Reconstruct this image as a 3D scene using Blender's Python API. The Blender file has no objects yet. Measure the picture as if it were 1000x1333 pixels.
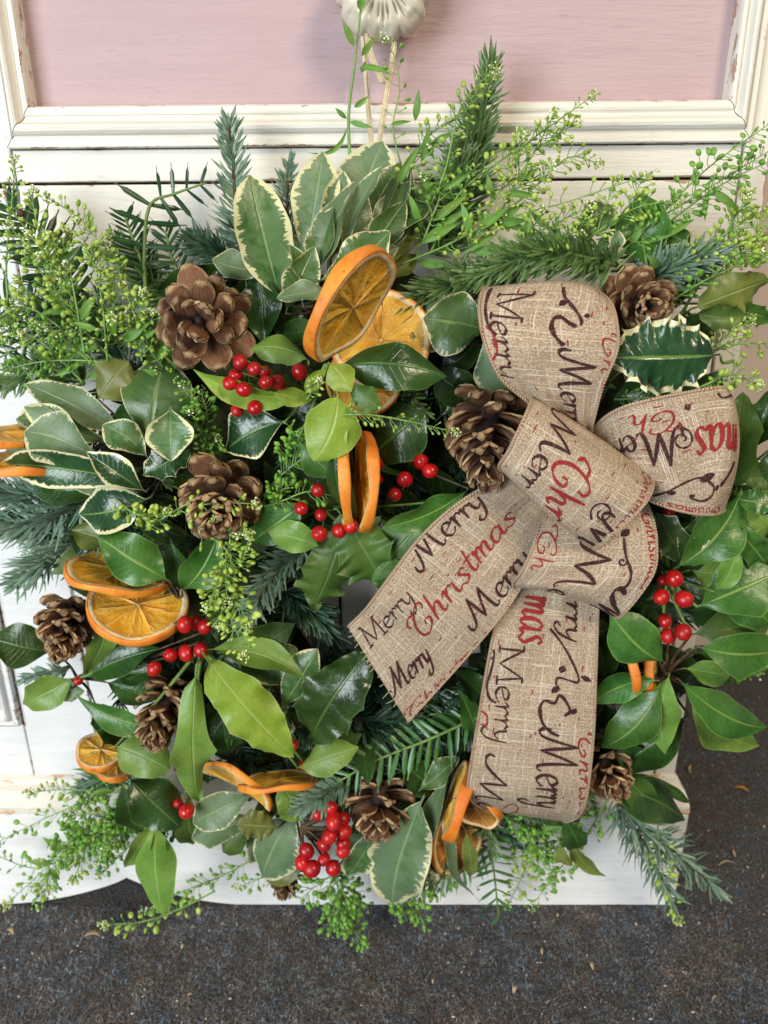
import bpy, math, random
from mathutils import Vector, Matrix, Euler
random.seed(7)
PI = math.pi
SC = bpy.context.scene
COL = SC.collection
# ------------------------------------------------------------------ camera
PITCH, YAW, ROLL = math.radians(20.6), math.radians(-0.6), math.radians(0.46)
CAM = Vector((0.0, -0.62, 0.66))
FOC = 1000.0                                   # focal length in photo pixels (photo 1000 x 1333)
fw = Vector((math.sin(YAW) * math.cos(PITCH), math.cos(YAW) * math.cos(PITCH), -math.sin(PITCH)))
r0 = Vector((math.cos(YAW), -math.sin(YAW), 0))
u0 = r0.cross(fw)
RT = r0 * math.cos(ROLL) - u0 * math.sin(ROLL)
UP = u0 * math.cos(ROLL) + r0 * math.sin(ROLL)
cam = bpy.data.cameras.new("camera")
cam_o = bpy.data.objects.new("camera", cam)
COL.objects.link(cam_o)
cam_o.matrix_world = Matrix(((RT.x, UP.x, -fw.x, CAM.x), (RT.y, UP.y, -fw.y, CAM.y), (RT.z, UP.z, -fw.z, CAM.z), (0, 0, 0, 1)))
cam.sensor_fit = 'HORIZONTAL'
cam.sensor_width = 36
cam.lens = 36.0
cam.clip_start = 0.02
cam.clip_end = 50
cam.dof.use_dof = True
cam.dof.focus_distance = 0.475
cam.dof.aperture_fstop = 13.0
SC.camera = cam_o
# ------------------------------------------------------------------ room light (indoors: window + ceiling lamp)
world = bpy.data.worlds.new("World")
SC.world = world
world.use_nodes = True
bg = world.node_tree.nodes["Background"]
bg.inputs[0].default_value = (0.86, 0.93, 1.0, 1)
bg.inputs[1].default_value = 0.30

def area_light(name, loc, target, size, sizey, power, col):
    l = bpy.data.lights.new(name, 'AREA')
    l.shape = 'RECTANGLE'
    l.size, l.size_y, l.energy, l.color = size, sizey, power, col
    o = bpy.data.objects.new(name, l)
    COL.objects.link(o)
    o.location = loc
    o.rotation_euler = (Vector(target) - Vector(loc)).to_track_quat('-Z', 'Y').to_euler()
    return o
area_light("window_light", (-1.15, -1.75, 0.75), (0, 0, 0.30), 1.1, 1.1, 69, (0.88, 0.95, 1.0))
area_light("ceiling_light", (0.80, -1.25, 1.70), (0.05, 0, 0.3), 0.40, 0.40, 28, (1.0, 0.82, 0.58))
SC.view_settings.view_transform = 'Standard'
SC.view_settings.look = 'None'
SC.view_settings.exposure = -0.36
SC.view_settings.gamma = 1.0
SC.cycles.max_bounces = 6
SC.cycles.transparent_max_bounces = 6
# ------------------------------------------------------------------ helpers
def P(px, py, d):
    """photo direction -> the point standing d metres in front of the cabinet face"""
    v = fw + RT * ((px - 500) / FOC) + UP * ((666.5 - py) / FOC)
    return CAM + v * ((-d - CAM.y) / v.y)
def PV(t): return P(*t)
def mpp(p): return (p - CAM).dot(fw) / FOC          # metres per photo pixel at p
def proj(p):
    v = p - CAM
    z = v.dot(fw)
    return 500 + FOC * v.dot(RT) / z, 666.5 - FOC * v.dot(UP) / z
def lerp(a, b, t): return a + (b - a) * t
def cr(pts, n):
    """Catmull-Rom through pts (Vectors), n samples"""
    m = len(pts)
    out = []
    for i in range(n):
        f = i / (n - 1) * (m - 1)
        k = min(int(f), m - 2)
        t = f - k
        p1, p2 = pts[k], pts[k + 1]
        p0 = pts[k - 1] if k > 0 else p1 * 2 - p2
        p3 = pts[k + 2] if k + 2 < m else p2 * 2 - p1
        out.append(0.5 * ((2 * p1) + (p2 - p0) * t + (2 * p0 - 5 * p1 + 4 * p2 - p3) * t * t + (3 * p1 - p0 - 3 * p2 + p3) * t ** 3))
    return out
ORG = {}
def thing(name, label, cat, loc, group=None, mat=None):
    o = bpy.data.objects.new(name, None)
    COL.objects.link(o)
    o.empty_display_size = 0.01
    if mat is not None:
        o.matrix_world = mat
    else:
        o.location = loc
    o['label'] = label
    o['category'] = cat
    if group: o['group'] = group
    ORG[o.name] = Vector(loc)
    return o
def tag(o, label, cat, group=None):
    o['label'] = label
    o['category'] = cat
    if group: o['group'] = group
    return o
def mesh(name, V, Fc, mats, uv=None, smooth=True, mi=None):
    me = bpy.data.meshes.new(name)
    me.from_pydata(V, [], Fc)
    for m in (mats if isinstance(mats, (list, tuple)) else [mats]):
        me.materials.append(m)
    if uv is not None:
        l = me.uv_layers.new(name="UVMap")
        vi = [0] * len(me.loops)
        me.loops.foreach_get("vertex_index", vi)
        buf = [0.0] * (2 * len(vi))
        for i, k in enumerate(vi):
            buf[2 * i], buf[2 * i + 1] = uv[k]
        l.data.foreach_set("uv", buf)
    if smooth:
        me.polygons.foreach_set("use_smooth", [True] * len(me.polygons))
    if mi is not None:
        me.polygons.foreach_set("material_index", mi)
    me.update()
    return me
def link(name, me, parent=None, mat=None, kind=None):
    o = bpy.data.objects.new(name, me)
    COL.objects.link(o)
    if parent is not None:
        o.parent = parent
        if parent.name not in ORG: pass
    if mat is not None: o.matrix_local = mat
    if kind: o['kind'] = kind
    return o
def mk(name, V, Fc, mats, parent=None, uv=None, smooth=True, mi=None, kind=None):
    """mesh from world-space vertices under a thing or part"""
    if parent is not None:
        og = ORG[parent.name]
        V = [v - og for v in V]
    o = link(name, mesh(name, V, Fc, mats, uv, smooth, mi), parent, None, kind)
    ORG[o.name] = ORG[parent.name] if parent is not None else Vector((0, 0, 0))
    return o
class MB:
    def __init__(s): s.V, s.F, s.U, s.M = [], [], [], []
    def tube(s, pts, rad, n=5, mi=0, cap=True):
        k = len(pts)
        if not isinstance(rad, (list, tuple)): rad = [rad] * k
        b = len(s.V)
        ref = Vector((0.31, -0.83, 0.46))
        for i, p in enumerate(pts):
            t = (pts[min(i + 1, k - 1)] - pts[max(i - 1, 0)])
            t = t.normalized() if t.length > 1e-9 else Vector((0, 0, 1))
            a = t.cross(ref)
            a = a.normalized() if a.length > 1e-6 else t.orthogonal().normalized()
            c = t.cross(a)
            for j in range(n):
                an = 2 * PI * j / n
                s.V.append(p + (a * math.cos(an) + c * math.sin(an)) * rad[i])
                s.U.append((j / n, i / max(1, k - 1)))
        for i in range(k - 1):
            for j in range(n):
                j2 = (j + 1) % n
                s.F.append((b + i * n + j, b + i * n + j2, b + (i + 1) * n + j2, b + (i + 1) * n + j))
                s.M.append(mi)
        if cap:
            s.F.append(tuple(b + j for j in reversed(range(n)))); s.M.append(mi)
            s.F.append(tuple(b + (k - 1) * n + j for j in range(n))); s.M.append(mi)
    def box(s, x0, x1, y0, y1, z0, z1, bev=0.0, mi=0):
        b = len(s.V)
        for x in (x0, x1):
            for y in (y0, y1):
                for z in (z0, z1):
                    s.V.append(Vector((x, y, z))); s.U.append((x, z))
        for f in ((0, 1, 3, 2), (4, 6, 7, 5), (0, 4, 5, 1), (2, 3, 7, 6), (0, 2, 6, 4), (1, 5, 7, 3)):
            s.F.append(tuple(b + i for i in f)); s.M.append(mi)
    def ell(s, c, ax, ay, az, ru=6, rv=4, mi=0):
        """ellipsoid with half axes ax, ay, az (Vectors)"""
        b = len(s.V)
        s.V.append(c + az); s.U.append((0.5, 1))
        for i in range(1, rv):
            ph = PI * i / rv
            for j in range(ru):
                th = 2 * PI * j / ru
                s.V.append(c + az * math.cos(ph) + (ax * math.cos(th) + ay * math.sin(th)) * math.sin(ph))
                s.U.append((j / ru, 1 - i / rv))
        s.V.append(c - az); s.U.append((0.5, 0))
        e = len(s.V) - 1
        for j in range(ru):
            j2 = (j + 1) % ru
            s.F.append((b, b + 1 + j, b + 1 + j2)); s.M.append(mi)
            for i in range(rv - 2):
                q = b + 1 + i * ru
                s.F.append((q + j, q + ru + j, q + ru + j2, q + j2)); s.M.append(mi)
            q = b + 1 + (rv - 2) * ru
            s.F.append((q + j, e, q + j2)); s.M.append(mi)
    def blade(s, p, d, nrm, L, w, curve, mi=0, nseg=3, fold=0.3, tip=0.25, bdir=None):
        """needle / grass-like blade starting at p along d, bending towards nrm"""
        side = d.cross(nrm)
        if side.length < 1e-6: side = d.orthogonal()
        side.normalize()
        n2 = side.cross(d)
        b = len(s.V)
        if bdir is None: bdir = n2
        for i in range(nseg + 1):
            t = i / nseg
            c = p + d * (L * t) + bdir * (curve * L * t * t)
            hw = w * 0.5 * (0.6 + 1.2 * t if t < 0.33 else 1.0 if t < 0.8 else tip)
            s.V += [c - side * hw - n2 * (hw * fold), c, c + side * hw - n2 * (hw * fold)]
            s.U += [(0, t), (0.5, t), (1, t)]
        for i in range(nseg):
            q = b + 3 * i
            s.F += [(q, q + 1, q + 4, q + 3), (q + 1, q + 2, q + 5, q + 4)]
            s.M += [mi, mi]
    def build(s, name, mats, parent=None, kind=None, smooth=True):
        return mk(name, s.V, s.F, mats, parent, s.U, smooth, s.M, kind)
# ------------------------------------------------------------------ materials
def newmat(name):
    m = bpy.data.materials.new(name)
    m.use_nodes = True
    nt = m.node_tree
    for n in list(nt.nodes): nt.nodes.remove(n)
    out = nt.nodes.new('ShaderNodeOutputMaterial')
    b = nt.nodes.new('ShaderNodeBsdfPrincipled')
    nt.links.new(b.outputs[0], out.inputs[0])
    return m, nt, b
class N:
    """tiny node builder"""
    def __init__(s, nt): s.nt = nt
    def put(s, sock, v):
        if isinstance(v, bpy.types.NodeSocket): s.nt.links.new(v, sock)
        elif v is not None:
            if isinstance(v, tuple) and len(v) == 3 and sock.type == 'RGBA': v = (*v, 1)
            sock.default_value = v
    def math(s, op, a, b=None, c=None, clamp=False):
        n = s.nt.nodes.new('ShaderNodeMath'); n.operation = op; n.use_clamp = clamp
        s.put(n.inputs[0], a)
        if b is not None: s.put(n.inputs[1], b)
        if c is not None: s.put(n.inputs[2], c)
        return n.outputs[0]
    def mix(s, f, a, b, mode='MIX'):
        n = s.nt.nodes.new('ShaderNodeMix'); n.data_type = 'RGBA'; n.blend_type = mode
        s.put(n.inputs[0], f); s.put(n.inputs[6], a); s.put(n.inputs[7], b)
        return n.outputs[2]
    def noise(s, vec, scale, detail=3, rough=0.55, dist=0.0):
        n = s.nt.nodes.new('ShaderNodeTexNoise')
        s.put(n.inputs['Vector'], vec); n.inputs['Scale'].default_value = scale
        n.inputs['Detail'].default_value = detail; n.inputs['Roughness'].default_value = rough
        n.inputs['Distortion'].default_value = dist
        return n.outputs['Fac']
    def vor(s, vec, scale, feat='F1', out='Distance'):
        n = s.nt.nodes.new('ShaderNodeTexVoronoi'); n.feature = feat
        s.put(n.inputs['Vector'], vec); n.inputs['Scale'].default_value = scale
        return n.outputs[out]
    def smooth(s, v, a, b, lo=0.0, hi=1.0):
        n = s.nt.nodes.new('ShaderNodeMapRange'); n.interpolation_type = 'SMOOTHSTEP'
        s.put(n.inputs[0], v)
        for i, x in zip((1, 2, 3, 4), (a, b, lo, hi)): n.inputs[i].default_value = x
        return n.outputs[0]
    def coord(s, which):
        return s.nt.nodes.new('ShaderNodeTexCoord').outputs[which]
    def mapping(s, vec, scale=(1, 1, 1), rot=(0, 0, 0), loc=(0, 0, 0)):
        n = s.nt.nodes.new('ShaderNodeMapping'); s.put(n.inputs[0], vec)
        n.inputs['Scale'].default_value = scale; n.inputs['Rotation'].default_value = rot; n.inputs['Location'].default_value = loc
        return n.outputs[0]
    def sep(s, vec):
        n = s.nt.nodes.new('ShaderNodeSeparateXYZ'); s.put(n.inputs[0], vec)
        return n.outputs
    def rnd(s): return s.nt.nodes.new('ShaderNodeObjectInfo').outputs['Random']
    def attr(s, name):
        n = s.nt.nodes.new('ShaderNodeAttribute'); n.attribute_type = 'OBJECT'; n.attribute_name = name
        return n.outputs['Fac']
    def pos(s): return s.nt.nodes.new('ShaderNodeNewGeometry').outputs['Position']
    def bump(s, h, strength, dist, b, nrm=None):
        n = s.nt.nodes.new('ShaderNodeBump'); n.inputs['Strength'].default_value = strength
        n.inputs['Distance'].default_value = dist
        s.put(n.inputs['Height'], h)
        if nrm is not None: s.put(n.inputs['Normal'], nrm)
        s.put(b.inputs['Normal'], n.outputs[0])
        return n.outputs[0]
def setb(b, rough=None, spec=None, sss=None, trans=None, coat=None):
    if rough is not None and not isinstance(rough, bpy.types.NodeSocket): b.inputs['Roughness'].default_value = rough
    if spec is not None: b.inputs['Specular IOR Level'].default_value = spec
    if coat is not None:
        b.inputs['Coat Weight'].default_value = coat; b.inputs['Coat Roughness'].default_value = 0.12

def leafmat(name, ca, cb, rib, rough, margin=None, mw=0.0, edge=None, spec=0.5, patch=None, hue=0.25, transl=0.12, mnoise=0.85):
    m, nt, b = newmat(name)
    n = N(nt)
    uv = n.coord('UV'); p = n.pos()
    s = n.sep(uv)
    e = n.math('ABSOLUTE', n.math('SUBTRACT', n.math('MULTIPLY', s[0], 2.0), 1.0))
    big = n.noise(p, 60, 3)
    fine = n.noise(p, 420, 3, 0.6)
    col = n.mix(n.smooth(big, 0.32, 0.68), ca, cb)
    blot = n.noise(p, 25, 4, 0.6)
    col = n.mix(n.smooth(blot, 0.50, 0.75, 0, 0.55), col, tuple(min(1, c * k) for c, k in zip(cb, (1.5, 1.25, 1.0))))
    col = n.mix(n.math('MULTIPLY', n.smooth(fine, 0.5, 0.72), 0.35), col, tuple(c * 0.6 for c in cb))
    # tiny blemishes
    sp = n.vor(p, 160)
    col = n.mix(n.math('MULTIPLY', n.smooth(sp, 0.10, 0.03), n.smooth(n.noise(p, 90), 0.50, 0.60)), col, (0.16, 0.13, 0.06))
    if patch:
        pt = n.noise(n.mapping(uv, (1.6, 5.0, 1)), 1.3, 2, 0.5, 0.4)
        pt = n.math('ADD', pt, n.math('MULTIPLY', n.rnd(), 0.12))
        col = n.mix(n.smooth(pt, 0.52, 0.60), col, patch)
    # side veins
    vein = n.math('ABSOLUTE', n.math('SINE', n.math('MULTIPLY', n.math('SUBTRACT', s[1], n.math('MULTIPLY', e, 0.16)), 40.0)))
    vm = n.math('MULTIPLY', n.smooth(vein, 0.20, 0.0), 0.20)
    col = n.mix(vm, col, rib)
    ribm = n.smooth(e, 0.075, 0.015)
    if margin:
        mn = n.noise(n.mapping(uv, (2.0, 26, 1)), 1.0, 3, 0.75)
        mn2 = n.noise(p, 150, 2, 0.6)
        f = n.math('ADD', e, n.math('MULTIPLY', n.math('SUBTRACT', mn, 0.5), mnoise))
        f = n.math('ADD', f, n.math('MULTIPLY', n.math('SUBTRACT', mn2, 0.5), mnoise * 0.6))
        tipb = n.smooth(s[1], 0.75, 1.0, 0.0, 0.30)
        f = n.math('ADD', f, tipb)
        f = n.math('ADD', f, n.math('MULTIPLY', n.math('SUBTRACT', n.rnd(), 0.5), 0.26))
        mk_ = n.smooth(f, 1.0 - mw, 1.0 - mw + 0.05)
        thin = n.smooth(e, 0.955, 0.985)
        mk_ = n.math('MAXIMUM', mk_, thin)
        mcol = n.mix(fine, margin, tuple(c * 0.82 for c in margin))
        col = n.mix(mk_, col, mcol)
    col = n.mix(n.math('MULTIPLY', ribm, 0.75), col, rib)
    if edge:
        col = n.mix(n.smooth(e, 0.94, 0.985), col, edge)
    hs = nt.nodes.new('ShaderNodeHueSaturation')
    n.put(hs.inputs['Color'], col)
    n.put(hs.inputs['Value'], n.math('ADD', 1.0 - hue * 0.5, n.math('MULTIPLY', n.rnd(), hue)))
    n.put(hs.inputs['Hue'], n.math('ADD', 0.488, n.math('MULTIPLY', n.rnd(), 0.024)))
    n.put(b.inputs['Base Color'], hs.outputs[0])
    rr = n.math('ADD', rough, n.math('MULTIPLY', n.math('SUBTRACT', big, 0.5), 0.25))
    n.put(b.inputs['Roughness'], rr)
    setb(b, None, spec)
    h = n.math('ADD', n.math('MULTIPLY', vm, -0.5), n.math('MULTIPLY', fine, 0.35))
    h = n.math('ADD', h, n.math('MULTIPLY', n.noise(p, 130, 2), 0.8))
    h = n.math('ADD', h, n.math('MULTIPLY', ribm, -1.0))
    n.bump(n.math('ADD', h, n.math('MULTIPLY', n.noise(p, 45, 3), 2.2)), 0.45, 0.0011, b)
    if transl > 0:
        tr = nt.nodes.new('ShaderNodeBsdfTranslucent')
        n.put(tr.inputs[0], n.mix(0.5, hs.outputs[0], (0.30, 0.42, 0.04)))
        ms = nt.nodes.new('ShaderNodeMixShader'); ms.inputs[0].default_value = transl
        nt.links.new(b.outputs[0], ms.inputs[1]); nt.links.new(tr.outputs[0], ms.inputs[2])
        nt.links.new(ms.outputs[0], [x for x in nt.nodes if x.type == 'OUTPUT_MATERIAL'][0].inputs[0])
    return m
CREAM = (0.66, 0.62, 0.36)
LM = {
    'V': leafmat('leaf_variegated_grey', (0.085, 0.158, 0.060), (0.13, 0.205, 0.10), (0.24, 0.33, 0.16), 0.42, CREAM, 0.13, None, 0.45, (0.125, 0.195, 0.105)),
    'W': leafmat('leaf_variegated_green', (0.04, 0.105, 0.022), (0.07, 0.145, 0.038), (0.18, 0.27, 0.08), 0.36, CREAM, 0.11, None, 0.5, (0.09, 0.16, 0.06)),
    'K': leafmat('holly_variegated', (0.008, 0.035, 0.012), (0.022, 0.07, 0.022), (0.16, 0.26, 0.06), 0.22, (0.72, 0.68, 0.42), 0.11, None, 0.6, None, 0.2, 0.05, 0.42),
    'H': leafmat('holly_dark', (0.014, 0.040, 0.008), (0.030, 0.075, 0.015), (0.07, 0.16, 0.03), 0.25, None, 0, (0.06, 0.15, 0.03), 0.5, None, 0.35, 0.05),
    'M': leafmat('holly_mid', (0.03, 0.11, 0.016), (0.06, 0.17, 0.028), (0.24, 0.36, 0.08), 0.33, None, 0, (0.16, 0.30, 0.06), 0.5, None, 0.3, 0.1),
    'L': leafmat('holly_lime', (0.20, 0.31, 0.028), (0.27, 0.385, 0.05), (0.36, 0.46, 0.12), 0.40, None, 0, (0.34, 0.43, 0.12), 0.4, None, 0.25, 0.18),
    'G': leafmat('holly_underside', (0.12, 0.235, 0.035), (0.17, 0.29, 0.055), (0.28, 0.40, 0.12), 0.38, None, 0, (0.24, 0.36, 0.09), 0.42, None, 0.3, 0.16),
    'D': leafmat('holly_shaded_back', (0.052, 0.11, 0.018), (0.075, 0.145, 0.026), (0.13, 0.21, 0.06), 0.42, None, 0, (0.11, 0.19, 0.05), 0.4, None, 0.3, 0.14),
    'O': leafmat('leaf_olive', (0.10, 0.125, 0.022), (0.15, 0.175, 0.04), (0.24, 0.27, 0.10), 0.40, None, 0, (0.22, 0.25, 0.09), 0.4, None, 0.3, 0.12),
    'C': leafmat('cress_leaf', (0.10, 0.24, 0.035), (0.15, 0.30, 0.05), (0.22, 0.36, 0.10), 0.45, None, 0, None, 0.35, None, 0.3, 0.2),
}
def simple(name, ca, cb, rough=0.5, scale=80, spec=0.4, bump=0.0, bscale=400, hue=0.2, sss=0.0):
    m, nt, b = newmat(name)
    n = N(nt); p = n.pos()
    col = n.mix(n.smooth(n.noise(p, scale, 3), 0.3, 0.7), ca, cb)
    hs = nt.nodes.new('ShaderNodeHueSaturation')
    n.put(hs.inputs['Color'], col)
    n.put(hs.inputs['Value'], n.math('ADD', 1.0 - hue * 0.5, n.math('MULTIPLY', n.rnd(), hue)))
    n.put(b.inputs['Base Color'], hs.outputs[0])
    setb(b, rough, spec); b.inputs['Roughness'].default_value = rough
    if bump: n.bump(n.noise(p, bscale, 3), bump, 0.001, b)
    if sss:
        b.inputs['Subsurface Weight'].default_value = sss
        b.inputs['Subsurface Radius'].default_value = (0.004, 0.0015, 0.0008)
    return m
def needlemat(name, ca, cb, tipc, rough=0.38):
    m, nt, b = newmat(name)
    n = N(nt); p = n.pos(); s = n.sep(n.coord('UV'))
    col = n.mix(n.smooth(n.noise(p, 130, 3), 0.3, 0.7), ca, cb)
    e = n.math('ABSOLUTE', n.math('SUBTRACT', n.math('MULTIPLY', s[0], 2.0), 1.0))
    col = n.mix(n.smooth(e, 0.25, 0.0, 0, 0.5), col, tipc)
    col = n.mix(n.smooth(s[1], 0.86, 1.0, 0, 0.7), col, tipc)
    n.put(b.inputs['Base Color'], col)
    b.inputs['Roughness'].default_value = rough
    setb(b, None, 0.45)
    return m
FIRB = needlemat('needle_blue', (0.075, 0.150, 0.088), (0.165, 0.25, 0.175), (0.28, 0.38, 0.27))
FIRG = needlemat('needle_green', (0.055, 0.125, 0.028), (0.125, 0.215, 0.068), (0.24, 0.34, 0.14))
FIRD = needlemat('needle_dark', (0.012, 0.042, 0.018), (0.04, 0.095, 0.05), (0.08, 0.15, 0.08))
YEW = needlemat('needle_yew', (0.010, 0.038, 0.012), (0.028, 0.075, 0.022), (0.05, 0.11, 0.035), 0.26)
YEWL = needlemat('needle_yew_light', (0.03, 0.10, 0.02), (0.06, 0.16, 0.04), (0.12, 0.24, 0.07), 0.32)
TWIG = simple('twig_brown', (0.055, 0.032, 0.016), (0.11, 0.075, 0.04), 0.7, 150, 0.3, 0.5, 500)
TWIGG = simple('twig_green', (0.10, 0.17, 0.03), (0.16, 0.25, 0.06), 0.5, 120)
STEML = simple('cress_stem', (0.14, 0.28, 0.06), (0.22, 0.38, 0.10), 0.45, 100)
PODL = simple('cress_pod_lime', (0.20, 0.33, 0.035), (0.40, 0.50, 0.10), 0.42, 70, 0.4)
PODG = simple('cress_pod_green', (0.10, 0.25, 0.03), (0.18, 0.36, 0.05), 0.42, 160, 0.4)
FLOW = simple('cress_flower', (0.55, 0.62, 0.30), (0.80, 0.82, 0.62), 0.6, 400)
BERRY, nt_, b_ = newmat('berry_red')
n_ = N(nt_)
n_.put(b_.inputs['Base Color'], n_.mix(n_.math('MULTIPLY', n_.rnd(), 0.6), n_.mix(n_.smooth(n_.noise(n_.pos(), 90), 0.3, 0.7), (0.36, 0.004, 0.008), (0.60, 0.016, 0.012)), (0.24, 0.003, 0.006)))
n_.put(b_.inputs['Roughness'], n_.smooth(n_.noise(n_.pos(), 140, 3), 0.3, 0.7, 0.20, 0.42)); setb(b_, None, 0.5)
b_.inputs['Subsurface Weight'].default_value = 0.15; b_.inputs['Subsurface Radius'].default_value = (0.004, 0.0008, 0.0005)
n_.bump(n_.noise(n_.pos(), 260, 2), 0.12, 0.0008, b_)
CALYX = simple('berry_tip', (0.02, 0.012, 0.008), (0.06, 0.03, 0.02), 0.8)
# pine cone scales
CONE, nt_, b_ = newmat('pine_cone_scale')
n_ = N(nt_); uv_ = n_.coord('UV'); s_ = n_.sep(uv_); p_ = n_.pos()
e_ = n_.math('ABSOLUTE', n_.math('SUBTRACT', n_.math('MULTIPLY', s_[0], 2.0), 1.0))
gr_ = n_.noise(n_.mapping(uv_, (14, 1.2, 1)), 1.6, 4, 0.6)
col_ = n_.mix(gr_, (0.125, 0.050, 0.024), (0.33, 0.165, 0.082))
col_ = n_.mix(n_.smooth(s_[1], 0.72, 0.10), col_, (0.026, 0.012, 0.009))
rim_ = n_.math('MAXIMUM', n_.smooth(s_[1], 0.90, 0.985), n_.math('MULTIPLY', n_.smooth(e_, 0.80, 0.99), n_.smooth(s_[1], 0.5, 0.8)))
rim_ = n_.math('MULTIPLY', rim_, n_.smooth(n_.noise(p_, 160, 3), 0.25, 0.62))
col_ = n_.mix(rim_, col_, (0.52, 0.35, 0.18))
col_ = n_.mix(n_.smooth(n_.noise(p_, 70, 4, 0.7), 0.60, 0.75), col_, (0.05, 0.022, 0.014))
hs_ = nt_.nodes.new('ShaderNodeHueSaturation'); n_.put(hs_.inputs['Color'], col_)
n_.put(hs_.inputs['Value'], n_.math('ADD', 0.60, n_.math('MULTIPLY', n_.rnd(), 0.55)))
n_.put(b_.inputs['Base Color'], hs_.outputs[0])
b_.inputs['Roughness'].default_value = 0.52; setb(b_, None, 0.35)
n_.bump(n_.math('ADD', n_.math('MULTIPLY', gr_, 1.6), n_.noise(p_, 420, 4, 0.7)), 0.8, 0.0013, b_)
CORE = simple('pine_cone_core', (0.015, 0.008, 0.006), (0.04, 0.02, 0.012), 0.8)
# dried orange
RIND, nt_, b_ = newmat('orange_rind'); n_ = N(nt_); p_ = n_.pos()
c_ = n_.mix(n_.smooth(n_.noise(p_, 45, 3), 0.3, 0.7), (0.64, 0.16, 0.012), (0.78, 0.30, 0.03))
c_ = n_.mix(n_.smooth(n_.noise(p_, 120, 4, 0.7), 0.60, 0.72), c_, (0.36, 0.10, 0.02))
n_.put(b_.inputs['Base Color'], c_); b_.inputs['Roughness'].default_value = 0.48
n_.bump(n_.math('ADD', n_.math('MULTIPLY', n_.vor(p_, 1300), 0.5), n_.math('MULTIPLY', n_.noise(p_, 220, 3), 1.2)), 0.40, 0.0010, b_)
PITH = simple('orange_pith', (0.72, 0.52, 0.24), (0.84, 0.72, 0.46), 0.65, 120, 0.3, 0.6, 500)
MEMB = simple('orange_membrane', (0.66, 0.40, 0.10), (0.80, 0.60, 0.27), 0.5, 150, 0.4, 0.5, 500)
FLESH, nt_, b_ = newmat('orange_flesh'); n_ = N(nt_); p_ = n_.pos()
oc_ = n_.coord('Object')
c_ = n_.mix(n_.smooth(n_.noise(p_, 70, 4, 0.6), 0.3, 0.7), (0.84, 0.40, 0.018), (0.96, 0.64, 0.10))
c_ = n_.mix(n_.smooth(n_.noise(p_, 230, 4, 0.7, 1.0), 0.52, 0.75), c_, (0.90, 0.66, 0.24))
c_ = n_.mix(n_.math('MULTIPLY', n_.rnd(), 0.25), c_, (0.62, 0.26, 0.015))
n_.put(b_.inputs['Base Color'], c_); b_.inputs['Roughness'].default_value = 0.34
b_.inputs['Subsurface Weight'].default_value = 0.12; b_.inputs['Subsurface Radius'].default_value = (0.004, 0.002, 0.0005)
n_.bump(n_.math('ADD', n_.noise(p_, 190, 4, 0.65, 0.8), n_.math('MULTIPLY', n_.vor(p_, 520), 0.4)), 0.45, 0.0016, b_)
tr_ = nt_.nodes.new('ShaderNodeBsdfTranslucent'); n_.put(tr_.inputs[0], c_)
ms_ = nt_.nodes.new('ShaderNodeMixShader'); ms_.inputs[0].default_value = 0.2
nt_.links.new(b_.outputs[0], ms_.inputs[1]); nt_.links.new(tr_.outputs[0], ms_.inputs[2])
nt_.links.new(ms_.outputs[0], [x for x in nt_.nodes if x.type == 'OUTPUT_MATERIAL'][0].inputs[0])
FLESHB = simple('orange_flesh_brown', (0.30, 0.10, 0.014), (0.50, 0.21, 0.03), 0.35, 90, 0.5, 0.8, 200)
# burlap ribbon (UV in metres: x across, y along)
def weave(n, uv):
    s = n.sep(uv)
    a = n.math('SINE', n.math('MULTIPLY', s[0], 2 * PI / 0.00115))
    c = n.math('SINE', n.math('MULTIPLY', s[1], 2 * PI / 0.00115))
    w = n.math('MULTIPLY', a, c)
    th1 = n.noise(n.mapping(uv, (900, 16, 1)), 1.0, 3, 0.75)
    th2 = n.noise(n.mapping(uv, (16, 900, 1)), 1.0, 3, 0.75)
    return w, th1, th2
def burlapmat(name):
    m, nt, b = newmat(name); n = N(nt); uv = n.coord('UV')
    w, t1, t2 = weave(n, uv)
    big = n.noise(uv, 30, 3)
    col = n.mix(n.smooth(big, 0.3, 0.7), (0.52, 0.395, 0.27), (0.63, 0.50, 0.36))
    f = n.noise(uv, 800, 2, 0.75)
    col = n.mix(n.smooth(f, 0.42, 0.58), n.mix(0.65, col, (0.17, 0.10, 0.06)), col)
    lt = n.math('MAXIMUM', n.smooth(t1, 0.56, 0.66), n.smooth(t2, 0.56, 0.66))
    lt2 = n.smooth(n.noise(uv, 620, 2, 0.8), 0.56, 0.66)
    col = n.mix(n.math('MULTIPLY', lt2, 0.7), col, (0.80, 0.71, 0.56))
    col = n.mix(n.math('MULTIPLY', lt, 0.85), col, (0.86, 0.79, 0.64))
    dk = n.math('MAXIMUM', n.smooth(t1, 0.40, 0.32), n.smooth(t2, 0.40, 0.32))
    col = n.mix(n.math('MULTIPLY', dk, 0.55), col, (0.24, 0.15, 0.08))
    col = n.mix(n.smooth(w, -0.1, -0.9, 0.0, 0.7), col, (0.20, 0.115, 0.06))
    n.put(b.inputs['Base Color'], col); b.inputs['Roughness'].default_value = 0.85; setb(b, None, 0.2)
    h = n.math('ADD', n.math('MULTIPLY', w, 0.5), n.math('ADD', t1, t2))
    n.bump(h, 0.7, 0.0006, b)
    return m
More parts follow.
